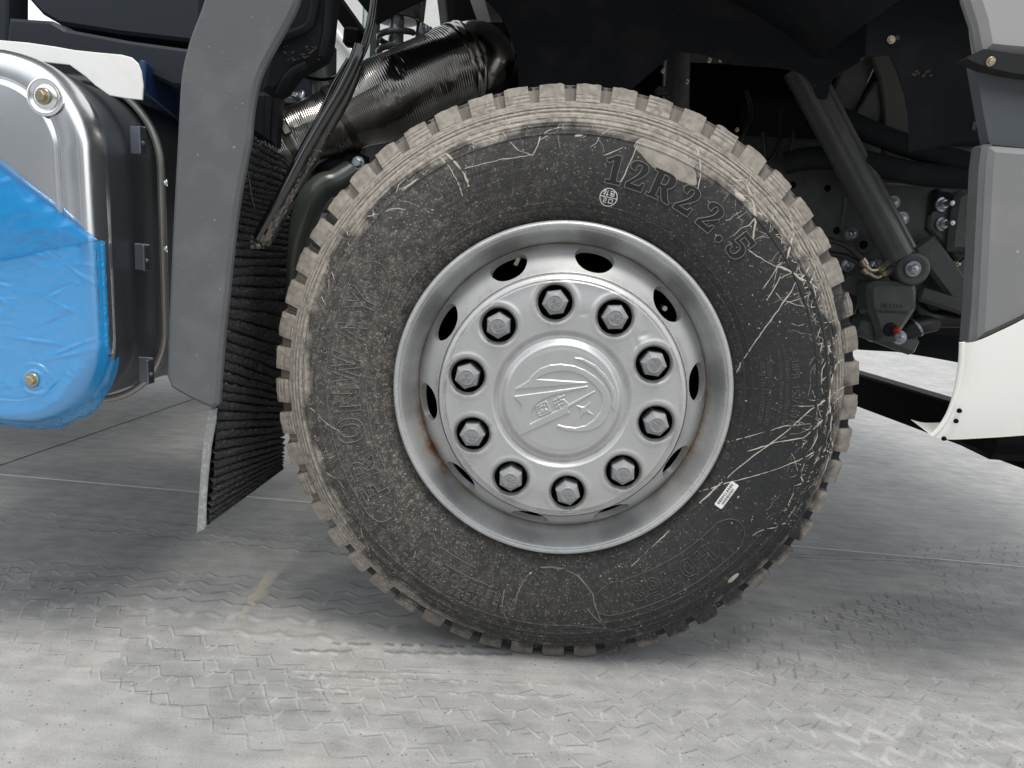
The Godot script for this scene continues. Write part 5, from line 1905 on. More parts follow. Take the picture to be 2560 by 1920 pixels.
func exhaust_hose() -> void:
	var o := group_part("exhaust_hose", truck, "shiny corrugated steel exhaust hose above the tyre")
	var path := smooth_path([Vector3(-0.2616,1.1884,-0.33),Vector3(-0.2971,1.1695,-0.31),Vector3(-0.3444,1.1424,-0.29),Vector3(-0.398,1.1084,-0.27),Vector3(-0.4461,1.0817,-0.26),Vector3(-0.4869,1.0602,-0.25),Vector3(-0.5202,1.0391,-0.24),Vector3(-0.5532,1.0168,-0.23),Vector3(-0.5862,1.0011,-0.22),Vector3(-0.6152,0.9857,-0.21),Vector3(-0.6441,0.9683,-0.2),Vector3(-0.6691,0.9539,-0.19)], 60)
	var rad := PackedFloat32Array()
	var along := 0.0
	for i in path.size():
		if i > 0:
			along += path[i].distance_to(path[i - 1])
		var f := float(i) / path.size()
		var base := lerpf(0.088, 0.070, smoothstep(0.30, 0.62, f))
		if f < 0.03:
			base = lerpf(0.080, 0.088, f / 0.03)
		base += 0.0015 * sin(f * 23.0)
		rad.append(base + 0.0006 * absf(sin(along / 0.0047 * PI)))
	var mb := MB.new()
	tube(mb, path, rad, 72)
	# dents
	var nz := FastNoiseLite.new()
	nz.seed = 4
	nz.frequency = 9.0
	for i in mb.v.size():
		var p := mb.v[i]
		var d := nz.get_noise_3dv(p)
		mb.v[i] = p + Vector3(0, 0.3, 1) * minf(0.0, d + 0.1) * 0.008
	part("flexible_pipe", mb.commit(), M.hose, o)
	# folded lip and the outlet pipe turning away behind the liner
	mb = MB.new()
	var t0: Vector3 = path[0]
	var dir := (path[0] - path[20]).normalized()
	var bx := dir.cross(Vector3.UP).normalized()
	var b := Basis(bx, dir.cross(bx), dir)
	lathe(mb, [Vector2(0.078, -0.03), Vector2(0.091, -0.024), Vector2(0.0925, -0.016), Vector2(0.089, -0.010), Vector2(0.0915, -0.004), Vector2(0.092, 0.004), Vector2(0.088, 0.010), Vector2(0.080, 0.012)], 60, t0, b)
	part("end_lip", mb.commit(), M.hose, o)
	mb = MB.new()
	var out := smooth_path([t0 - dir * 0.01, t0 + dir * 0.035, Vector3(-0.2161,1.2015,-0.46), Vector3(-0.1775,1.1935,-0.55), Vector3(-0.1343,1.1935,-0.62)], 10)
	var orad := PackedFloat32Array()
	for i in out.size():
		var f := float(i) / out.size()
		orad.append(lerpf(0.082, 0.062, smoothstep(0.2, 0.7, f)) + (0.003 if f > 0.78 and f < 0.82 else 0.0))
	tube(mb, out, orad, 48)
	part("outlet_pipe", mb.commit(), M.hose, o)
	# clamp bands with screw housings
	for f in [0.535, 0.84]:
		mb = MB.new()
		var i := int(f * path.size())
		var d := (path[i + 4] - path[i - 4]).normalized()
		var x := d.cross(Vector3.UP).normalized()
		var cb := Basis(x, d.cross(x), d)
		var r := 0.0
		for k in range(i - 8, i + 9):
			r = maxf(r, rad[k])
		r += 0.0015 if f < 0.7 else 0.0005
		lathe(mb, [Vector2(r - 0.003, -0.007), Vector2(r + 0.001, -0.007), Vector2(r + 0.001, -0.007), Vector2(r + 0.0012, 0.007), Vector2(r + 0.0012, 0.007), Vector2(r - 0.003, 0.007)], 60, path[i], cb)
		var up := (Vector3(0, 0.15, 1) - d * d.z).normalized()
		var hb := Basis(d, up.cross(d).normalized(), up)
		box(mb, path[i] + up * (r + 0.004), Vector3(0.016, 0.030, 0.009), 0.002, hb)
		for k in 7:
			box(mb, path[i] + (up * cos(0.25 + k * 0.055) - hb.y * sin(0.25 + k * 0.055)) * (r + 0.0015), Vector3(0.010, 0.0022, 0.002), 0.0004, hb)
		part("clamp_band", mb.commit(), M.band, o)

func steering_side() -> void:
	var mb := MB.new()
	var o := group_part("frame_bracket", truck, "dark grey frame bracket studded with zinc bolts")
	sheet(mb, PackedVector2Array([Vector2(0.4344,1.0353),Vector2(0.4986,1.0343),Vector2(0.5626,1.0334),Vector2(0.6001,1.0306),Vector2(0.6447,1.0147),Vector2(0.6835,1.0021),Vector2(0.748,0.995),Vector2(0.8112,0.9962),Vector2(0.8849,0.9959),Vector2(1.0106,0.9962),Vector2(1.0556,0.7931),Vector2(1.0223,0.7367),Vector2(0.9389,0.7207),Vector2(0.8401,0.7312),Vector2(0.7603,0.7209),Vector2(0.7518,0.665),Vector2(0.6757,0.6603),Vector2(0.5247,0.8166),Vector2(0.4475,0.92)]), -0.53, -0.5, 0.004)
	part("plate", mb.commit(), M.chassis, o)
	mb = MB.new()
	sheet(mb, PackedVector2Array([Vector2(0.8897,0.969),Vector2(0.9045,0.9905),Vector2(0.9413,0.9883),Vector2(1.003,0.9916),Vector2(1.0358,0.7978),Vector2(0.9687,0.8206),Vector2(0.9252,0.8607),Vector2(0.8915,0.8906)]), -0.5, -0.485, 0.006)
	part("raised_plate", mb.commit(), M.chassis, o)
	mb = MB.new()
	sheet(mb, PackedVector2Array([Vector2(0.9335,0.9722),Vector2(0.9494,0.9848),Vector2(0.9947,0.9892),Vector2(1.0203,0.8387),Vector2(0.9373,0.8371),Vector2(0.9346,0.8924)]), -0.49, -0.46, 0.012)
	part("cover_box", mb.commit(), M.chassis, o)
	mb = MB.new()
	sheet(mb, PackedVector2Array([Vector2(0.8907,0.9222),Vector2(0.9238,0.945),Vector2(0.9386,0.9822),Vector2(0.8964,0.9851),Vector2(0.8904,0.964)]), -0.5, -0.482, 0.006)
	part("recess", mb.commit(), M.liner, o)
	mb = MB.new()
	tube(mb, smooth_path([Vector3(0.6859,0.9539,-0.5),Vector3(0.6868,0.9169,-0.499),Vector3(0.6846,0.8741,-0.499)], 6), 0.003, 6)
	part("weld", mb.commit(), M.chassis, o)
	mb = MB.new()
	tube(mb, smooth_path([Vector3(0.7369,0.9959,-0.499),Vector3(0.7673,0.9935,-0.495),Vector3(0.8146,0.9939,-0.495),Vector3(0.8846,0.9947,-0.499)], 6), 0.006, 8)
	part("weld", mb.commit(), M.chassis, o)
	for q in [[612, 380], [652, 455], [418, 525], [403, 668], [530, 672]]:
		pass
	for p in [Vector3(0.8025,0.9495,-0.498),Vector3(0.8294,0.9114,-0.498),Vector3(0.7109,0.8675,-0.498),Vector3(0.7135,0.7905,-0.498),Vector3(0.7817,0.7923,-0.498),Vector3(0.768,0.6249,-0.42),Vector3(0.8232,0.6244,-0.4)]:
		mb = MB.new()
		hex_bolt(mb, p, Vector3(0.02, 0.02, 1), 0.0115, 0.75, 0.45)
		part("bolt", mb.commit(), M.zinc, o)
	for p in [Vector3(0.9143,0.9494,-0.483),Vector3(0.9228,0.9028,-0.483)]:
		mb = MB.new()
		hex_bolt(mb, p, Vector3(0.25, 0.08, 1), 0.012, 0.8, 2.0)
		part("bolt", mb.commit(), M.zinc, o)
	for p in [Vector3(0.9183,1.034,-0.46),Vector3(0.9335,1.0347,-0.46),Vector3(0.9792,0.9275,-0.45),Vector3(0.9579,0.8072,-0.46),Vector3(0.948,0.6726,-0.46),Vector3(0.9952,0.6755,-0.46)]:
		mb = MB.new()
		hex_bolt(mb, p, Vector3(0.3, 0.05, 1), 0.006, 1.0, 1.2)
		part("bolt", mb.commit(), M.brass, o)
	for q in [[Vector3(0.6398,0.9751,-0.4985), 0.0085], [Vector3(0.6759,0.8736,-0.4985), 0.009], [Vector3(0.553,0.9784,-0.4985), 0.009]]:
		mb = MB.new()
		lathe(mb, [Vector2(0.0, 0.0), Vector2(q[1], 0.0)], 20, q[0])
		part("hole", mb.commit(), M.black, o)
	for q in [[Vector3(0.7535,0.842,-0.499), 0.021], [Vector3(0.8945,0.8366,-0.499), 0.019]]:
		mb = MB.new()
		lathe(mb, [Vector2(0.0, 0.001), Vector2(q[1] * 0.85, 0.001), Vector2(q[1] * 0.9, 0.003), Vector2(q[1], 0.004), Vector2(q[1] * 1.08, 0.0)], 28, q[0])
		part("boss", mb.commit(), M.chassis, o)
	mb = MB.new()
	lathe(mb, [Vector2(0.0, 0.003), Vector2(0.011, 0.003)], 20, Vector3(0.7448,0.8426,-0.499))
	part("hole", mb.commit(), M.black, o)
	mb = MB.new()
	var cyl: Vector3 = Vector3(0.9947,0.7905,-0.47)
	lathe(mb, [Vector2(0.0, 0.015), Vector2(0.035, 0.015), Vector2(0.035, 0.015), Vector2(0.037, 0.0)], 30, cyl)
	lathe(mb, [Vector2(0.041, 0.012), Vector2(0.043, 0.018), Vector2(0.045, 0.012)], 30, cyl)
	part("sensor_cap", mb.commit(), M.chassis, o)
	# tilt cylinder running down to its eye
	var t := group_part("tilt_cylinder", truck, "dark grey hydraulic cylinder slanting down to a bolted eye")
	mb = MB.new()
	rod(mb, Vector3(0.5008,1.23,-0.4), Vector3(0.7933,0.8169,-0.4), 0.0335, 28)
	part("barrel", mb.commit(), M.chassis, t)
	mb = MB.new()
	rod(mb, Vector3(0.5446,1.2353,-0.415), Vector3(0.8234,0.838,-0.415), 0.015, 14)
	part("return_pipe", mb.commit(), M.chassis, t)
	mb = MB.new()
	var e: Vector3 = Vector3(0.8181,0.7904,-0.39)
	lathe(mb, [Vector2(0.0, 0.020), Vector2(0.020, 0.020), Vector2(0.024, 0.022), Vector2(0.035, 0.022), Vector2(0.040, 0.016), Vector2(0.041, -0.03)], 36, e)
	bar(mb, Vector3(0.7879,0.8258,-0.4), e, 0.06, 0.045, 0.012)
	sheet(mb, PackedVector2Array([Vector2(0.7607,0.8304),Vector2(0.8131,0.8538),Vector2(0.8296,0.8318),Vector2(0.8501,0.7945),Vector2(0.8418,0.7657),Vector2(0.8118,0.7613),Vector2(0.7842,0.7752)]), -0.43, -0.395, 0.008)
	part("eye", mb.commit(), M.chassis, t)
	mb = MB.new()
	hex_bolt(mb, Vector3(0.8136,0.7903,-0.365), Vector3(0.06, 0.02, 1), 0.0125, 0.9, 0.15)
	part("bolt", mb.commit(), M.zinc, t)
	# hoses with plated fittings
	for q in [[[Vector3(0.6014,0.8475,-0.36),Vector3(0.6245,0.8428,-0.36),Vector3(0.6505,0.8353,-0.36),Vector3(0.6754,0.8182,-0.36),Vector3(0.6912,0.8055,-0.36)], [Vector3(0.6912,0.8055,-0.36),Vector3(0.7042,0.7911,-0.36),Vector3(0.7186,0.7817,-0.365),Vector3(0.739,0.7846,-0.375),Vector3(0.7555,0.7945,-0.385)]], [[Vector3(0.6107,0.8169,-0.375),Vector3(0.6339,0.8141,-0.375),Vector3(0.6623,0.8097,-0.375),Vector3(0.6866,0.7984,-0.375),Vector3(0.704,0.7857,-0.375)], [Vector3(0.704,0.7857,-0.375),Vector3(0.7187,0.7748,-0.375),Vector3(0.7388,0.7656,-0.38),Vector3(0.753,0.7698,-0.385),Vector3(0.7689,0.7798,-0.39)]]]:
		var h := group_part("hydraulic_hose", truck, "thin black hydraulic hose with a gold fitting")
		mb = MB.new()
		tube(mb, smooth_path(q[0], 8), 0.0065, 12)
		part("hose", mb.commit(), M.rubber_hose, h)
		mb = MB.new()
		tube(mb, smooth_path(q[1], 8), 0.0048, 12)
		rod(mb, q[1][0], q[1][0].lerp(q[1][1], 0.9), 0.0088, 12)
		rod(mb, q[1][3], q[1][4], 0.010, 6)
		part("fitting", mb.commit(), M.brass, h)
		mb = MB.new()
		rod(mb, q[1][4], q[1][4] + (q[1][4] - q[1][3]) * 0.9, 0.0095, 12)
		part("nipple", mb.commit(), M.chassis, h)
	# cast housing with raised figures and a red grease cap
	var g := group_part("steering_housing", truck, "dark cast housing with raised figures and a red nipple")
	mb = MB.new()
	sheet(mb, PackedVector2Array([Vector2(0.72,0.7444),Vector2(0.7336,0.7554),Vector2(0.7684,0.759),Vector2(0.8296,0.7596),Vector2(0.8369,0.7386),Vector2(0.8424,0.6968),Vector2(0.8279,0.6658),Vector2(0.813,0.6362),Vector2(0.81,0.6156),Vector2(0.7654,0.6127),Vector2(0.7589,0.6328),Vector2(0.7324,0.6859),Vector2(0.723,0.7163)]), -0.45, -0.37, 0.012)
	part("casting", mb.commit(), M.chassis, g)
	mb = MB.new()
	var font := SystemFont.new()
	font.font_names = PackedStringArray(["Droid Sans"])
	for l in [["HC1314", Vector3(0.7809,0.7003,-0.3695), 0.010], ["TKA26004201C", Vector3(0.7818,0.6869,-0.3695), 0.008]]:
		var w := 0.0
		for i in l[0].length():
			w += l[2] * 0.82
		for i in l[0].length():
			var gl := glyph(l[0][i], font, l[2], 0.001)
			var vs: PackedVector3Array = gl[Mesh.ARRAY_VERTEX]
			var ids: PackedInt32Array = gl[Mesh.ARRAY_INDEX]
			for k in range(0, ids.size(), 3):
				var q := []
				for m in 3:
					q.append(l[1] + Vector3(vs[ids[k + m]].x - w / 2.0 + (i + 0.5) * l[2] * 0.82, vs[ids[k + m]].y, vs[ids[k + m]].z + 0.001))
				mb.face(q)
	part("cast_figures", mb.commit(), M.olive, g)
	mb = MB.new()
	var nip: Vector3 = Vector3(0.7853,0.6444,-0.37)
	lathe(mb, [Vector2(0.0, 0.006), Vector2(0.013, 0.006), Vector2(0.016, 0.004), Vector2(0.017, 0.0)], 24, nip)
	part("nipple_seat", mb.commit(), M.liner, g)
	mb = MB.new()
	lathe(mb, [Vector2(0.0, 0.022), Vector2(0.005, 0.022), Vector2(0.0085, 0.017), Vector2(0.0085, 0.010), Vector2(0.005, 0.006)], 16, nip + Vector3(0.003, 0, 0), Basis(Vector3(0, 1, 0), 0.5))
	part("grease_cap", mb.commit(), M.red, g, "small red grease cap")
	# arms and pipes below
	mb = MB.new()
	bar(mb, Vector3(0.7226,0.649,-0.42), Vector3(0.8848,0.6001,-0.46), 0.05, 0.06, 0.012)
	part("steering_arm", mb.commit(), M.chassis, truck, "dark steel arm below the tilt cylinder")
	mb = MB.new()
	bar(mb, Vector3(0.6958,0.7514,-0.47), Vector3(0.7625,0.7337,-0.47), 0.05, 0.05, 0.01)
	part("steering_arm", mb.commit(), M.chassis, truck, "dark steel arm below the tilt cylinder")
	mb = MB.new()
	bar(mb, Vector3(0.868,0.7311,-0.44), Vector3(0.996,0.6954,-0.4), 0.034, 0.05, 0.008)
	part("steering_arm", mb.commit(), M.chassis, truck, "dark steel arm below the tilt cylinder")
	mb = MB.new()
	bar(mb, Vector3(0.8711,0.8576,-0.47), Vector3(0.9997,0.7117,-0.45), 0.06, 0.03, 0.008)
	part("steering_arm", mb.commit(), M.chassis, truck, "dark steel arm below the tilt cylinder")
	mb = MB.new()
	tube(mb, smooth_path([Vector3(0.8796,0.7036,-0.46),Vector3(0.8886,0.6833,-0.45),Vector3(0.9066,0.6719,-0.44),Vector3(0.9378,0.6738,-0.44),Vector3(0.9844,0.6767,-0.44)], 6), 0.022, 18)
	part("return_hose", mb.commit(), M.rubber_hose, truck)
	mb = MB.new()
	tube(mb, smooth_path([Vector3(0.8392,0.6298,-0.44),Vector3(0.8638,0.646,-0.43),Vector3(0.8834,0.6553,-0.43),Vector3(0.9183,0.6645,-0.44)], 6), 0.024, 18)
	part("return_hose", mb.commit(), M.rubber_hose, truck)
	mb = MB.new()
	rod(mb, Vector3(0.8699,0.6475,-0.43), Vector3(0.8746,0.651,-0.43), 0.026, 20)
	part("hose_clip", mb.commit(), M.zinc, truck)
	# upper tubes and struts in the shade
	mb = MB.new()
	tube(mb, smooth_path([Vector3(0.5571,1.1421,-0.46),Vector3(0.6275,1.1329,-0.45),Vector3(0.6997,1.1051,-0.44),Vector3(0.7994,1.0725,-0.43),Vector3(0.9372,1.0341,-0.4)], 6), 0.026, 20)
	part("cross_tube", mb.commit(), M.liner, truck, "dark round tubes across the shaded wheel arch")
	mb = MB.new()
	tube(mb, smooth_path([Vector3(0.5154,1.0245,-0.46),Vector3(0.5752,1.0375,-0.44),Vector3(0.6607,1.0384,-0.43),Vector3(0.7532,1.0203,-0.42),Vector3(0.8325,1.0093,-0.41),Vector3(0.9365,1.0063,-0.4)], 6), 0.027, 20)
	part("cross_tube", mb.commit(), M.liner, truck, "dark round tubes across the shaded wheel arch")
	mb = MB.new()
	sheet(mb, PackedVector2Array(curve2([Vector2(0.6984,1.2944),Vector2(0.7269,1.2444),Vector2(0.7457,1.1853),Vector2(0.7568,1.1251),Vector2(0.7653,1.0516)], 6)) + PackedVector2Array([Vector2(0.827,1.0446),Vector2(0.8194,1.117),Vector2(0.8089,1.2046),Vector2(0.7891,1.2796),Vector2(0.7454,1.3099)]), -0.52, -0.50, 0.004)
	part("pale_panel", mb.commit(), M.pale_olive, truck, "pale olive curved panel in the shade of the arch")
	mb = MB.new()
	bar(mb, Vector3(0.6556,1.1563,-0.55), Vector3(0.6999,1.2983,-0.55), 0.07, 0.03)
	part("arch_strut", mb.commit(), M.chassis, truck)
	mb = MB.new()
	bar(mb, Vector3(0.7003,1.1156,-0.53), Vector3(0.7568,1.2246,-0.53), 0.06, 0.03)
	part("arch_strut", mb.commit(), M.chassis, truck)
	# things glimpsed under the liner's cut-out
	mb = MB.new()
	rod(mb, Vector3(0.2369,1.2718,-0.5), Vector3(0.2474,1.1342,-0.5), 0.034, 18)
	box(mb, Vector3(0.2182,1.183,-0.5), Vector3(0.05, 0.02, 0.05), 0.004)
	part("air_valve", mb.commit(), M.chassis, truck)
	for p in [Vector3(0.3035,1.2424,-0.42),Vector3(0.3285,1.245,-0.42),Vector3(0.2042,1.2255,-0.47),Vector3(0.2628,1.2016,-0.46),Vector3(0.3908,1.0954,-0.45)]:
		mb = MB.new()
		hex_bolt(mb, p, Vector3(0.5, -0.3, 1), 0.0035, 1.0, 0.6)
		part("bolt", mb.commit(), M.brass, truck)
	mb = MB.new()
	for q in [[Vector3(0.4098,1.1933,-0.48),Vector3(0.425,1.1375,-0.47),Vector3(0.4107,1.0913,-0.46),Vector3(0.4043,1.0467,-0.46)], [Vector3(0.4971,1.1519,-0.47),Vector3(0.4981,1.0955,-0.46),Vector3(0.4873,1.0441,-0.45),Vector3(0.4674,1.021,-0.45)], [Vector3(0.4559,1.0935,-0.46),Vector3(0.4654,1.0375,-0.45)], [Vector3(0.527,1.1134,-0.46),Vector3(0.5248,1.0515,-0.45)]]:
		mb = MB.new()
		tube(mb, smooth_path(q, 6), 0.006, 8)
		part("cable", mb.commit(), M.rubber_hose, truck)
	# lower engine guard: its edge closes the view under the frame
	mb = MB.new()
	sheet(mb, PackedVector2Array([Vector2(0.3271,0.7408),Vector2(0.8652,0.6962),Vector2(1.2756,0.7021),Vector2(1.3064,0.5241),Vector2(1.2064,0.5214),Vector2(1.1163,0.5325),Vector2(1.0136,0.5429),Vector2(0.9058,0.5424),Vector2(0.7964,0.5498),Vector2(0.3457,0.5473)]), -0.9, -0.8, 0.01)
	part("engine_guard", mb.commit(), M.liner, truck, "black guard closing the engine from below")
	mb = MB.new()
	box(mb, Vector3(1.0544,0.916,-0.68), Vector3(1.2, 0.6, 0.1), 0.02)
	part("front_frame", mb.commit(), M.liner, truck)
	mb = MB.new()
	bar(mb, Vector3(1.30, 0.358, -0.15), Vector3(0.96, 0.352, -2.05), 0.115, 0.07, 0.006, Vector3(1, 0, 0))
	part("underrun_bar", mb.commit(), M.black, truck, "black underrun bar crossing below the front bumper")

func bumper_corner() -> void:
	var o := group_part("bumper", truck, "grey and cream bumper corner in front of the wheel")
	var mb := MB.new()
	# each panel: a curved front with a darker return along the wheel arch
	sheet(mb, PackedVector2Array([Vector2(0.5706,1.247),Vector2(0.5806,1.1957),Vector2(0.5969,1.1637),Vector2(0.6103,1.1259),Vector2(0.6367,1.1243),Vector2(0.9325,1.112),Vector2(0.9001,1.2593)]), 0.175, 0.2, 0.010)
	part("upper_panel", mb.commit(), M.cab, o, "light grey upper panel of the bumper corner")
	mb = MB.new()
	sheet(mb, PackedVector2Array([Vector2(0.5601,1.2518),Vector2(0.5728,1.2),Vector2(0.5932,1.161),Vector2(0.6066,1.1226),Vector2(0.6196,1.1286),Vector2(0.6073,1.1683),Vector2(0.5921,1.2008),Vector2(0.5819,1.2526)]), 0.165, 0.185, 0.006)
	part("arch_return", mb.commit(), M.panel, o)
	mb = MB.new()
	sheet(mb, PackedVector2Array([Vector2(0.5759,1.1093),Vector2(0.582,1.1136),Vector2(0.5982,1.1235),Vector2(0.6386,1.1193),Vector2(0.9262,1.1029),Vector2(0.9341,1.0669),Vector2(0.6435,1.0917),Vector2(0.6081,1.0975),Vector2(0.5833,1.1057)]), 0.185, 0.214, 0.006)
	part("flange", mb.commit(), M.panel_dark, o, "dark flange between the bumper panels")
	mb = MB.new()
	hex_bolt(mb, Vector3(0.6103,1.1055,0.216), Vector3(0, -0.4, 1), 0.0045, 0.9)
	part("bolt", mb.commit(), M.brass, o)
	mb = MB.new()
	sheet(mb, PackedVector2Array([Vector2(0.6108,1.1127),Vector2(0.6649,1.1034),Vector2(0.9631,1.086),Vector2(0.9874,0.9758),Vector2(0.6555,0.9932),Vector2(0.6519,0.9973),Vector2(0.6354,1.0431)]), 0.145, 0.17, 0.010)
	part("middle_panel", mb.commit(), M.panel_blue, o, "blue grey recessed panel of the bumper corner")
	mb = MB.new()
	sheet(mb, PackedVector2Array([Vector2(0.6381,0.9877),Vector2(0.6819,0.9864),Vector2(0.962,0.9783),Vector2(0.9849,0.8742),Vector2(0.7945,0.7613),Vector2(0.7383,0.7189),Vector2(0.6972,0.6936),Vector2(0.6715,0.6798),Vector2(0.6635,0.7534),Vector2(0.6496,0.87),Vector2(0.6394,0.9549)]), 0.178, 0.2, 0.010)
	part("lower_panel", mb.commit(), M.panel, o, "mid grey lower panel of the bumper corner")
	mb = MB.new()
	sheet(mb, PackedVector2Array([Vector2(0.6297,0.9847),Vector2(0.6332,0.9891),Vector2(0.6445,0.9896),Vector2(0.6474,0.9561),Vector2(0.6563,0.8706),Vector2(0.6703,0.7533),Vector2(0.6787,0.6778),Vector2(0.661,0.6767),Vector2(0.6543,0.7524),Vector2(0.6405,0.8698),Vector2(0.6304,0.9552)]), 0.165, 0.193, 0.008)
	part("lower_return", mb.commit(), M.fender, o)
	# cream skirt sweeping down and in
	mb = MB.new()
	var top := curve2([Vector2(0.649,0.6766),Vector2(0.6659,0.6807),Vector2(0.6978,0.6993),Vector2(0.7319,0.721),Vector2(0.8007,0.7696),Vector2(0.9767,0.8736)], 5)
	var low := curve2([Vector2(0.6323,0.5135),Vector2(0.6553,0.5111),Vector2(0.6995,0.5167),Vector2(0.7667,0.5263),Vector2(0.9019,0.5485),Vector2(1.0419,0.5778)], 5)
	var n := top.size()
	var rows := 14
	var lefts := curve2([Vector2(0.649,0.6766),Vector2(0.6535,0.6402),Vector2(0.6546,0.5978),Vector2(0.6506,0.5584),Vector2(0.6417,0.5301),Vector2(0.6323,0.5135)], 6)
	for j in rows + 1:
		var f := float(j) / rows
		var l: Vector2 = lefts[mini(int(f * (lefts.size() - 1)), lefts.size() - 1)]
		for k in n:
			var u := float(k) / (n - 1)
			var p := top[k].lerp(low[k], f)
			p += (l - top[0].lerp(low[0], f)) * (1.0 - u)
			mb.pt(Vector3(p.x, p.y, 0.208 - 0.012 * f * f - 0.012 * pow(1.0 - u, 6.0)), Vector2(u, f))
	for j in rows:
		for k in n - 1:
			var a := j * n + k
			mb.quad(a, a + 1, a + n + 1, a + n)
	# inner face and rolled rim
	var m := mb.v.size()
	for j in rows + 1:
		mb.pt(mb.v[j * n])
		mb.pt(mb.v[j * n] + Vector3(0.03, 0.006, -0.03))
	for j in rows:
		mb.quad(m + j * 2, m + j * 2 + 2, m + j * 2 + 3, m + j * 2 + 1)
	m = mb.v.size()
	for k in n:
		mb.pt(mb.v[rows * n + k])
		mb.pt(mb.v[rows * n + k] + Vector3(0.0, 0.01, -0.08))
	for k in n - 1:
		mb.quad(m + k * 2, m + k * 2 + 1, m + k * 2 + 3, m + k * 2 + 2)
	part("skirt", mb.commit(), M.cream, o, "cream painted skirt of the bumper")
	mb = MB.new()
	var rim := PackedVector3Array()
	for j in rows + 1:
		rim.append(mb_point(lefts[mini(int(float(j) / rows * (lefts.size() - 1)), lefts.size() - 1)], 0.208 - 0.012 * pow(float(j) / rows, 2.0) - 0.012))
	tube(mb, rim, 0.0045, 10)
	part("skirt_rim", mb.commit(), M.cream, o)
	mb = MB.new()
	for p in [Vector3(0.6598,0.5634,0.198),Vector3(0.6574,0.5457,0.198),Vector3(0.6443,0.5136,0.195)]:
		mb = MB.new()
		lathe(mb, [Vector2(0.0, 0.0075), Vector2(0.0035, 0.007), Vector2(0.0042, 0.004)], 10, p)
		part("plug", mb.commit(), M.black, o)
	mb = MB.new()
	box(mb, Vector3(1.24, 0.475, -0.02), Vector3(0.9, 0.05, 0.2), 0.015)
	part("air_dam", mb.commit(), M.black, o)

func mb_point(p: Vector2, z: float) -> Vector3:
	return Vector3(p.x, p.y, z)

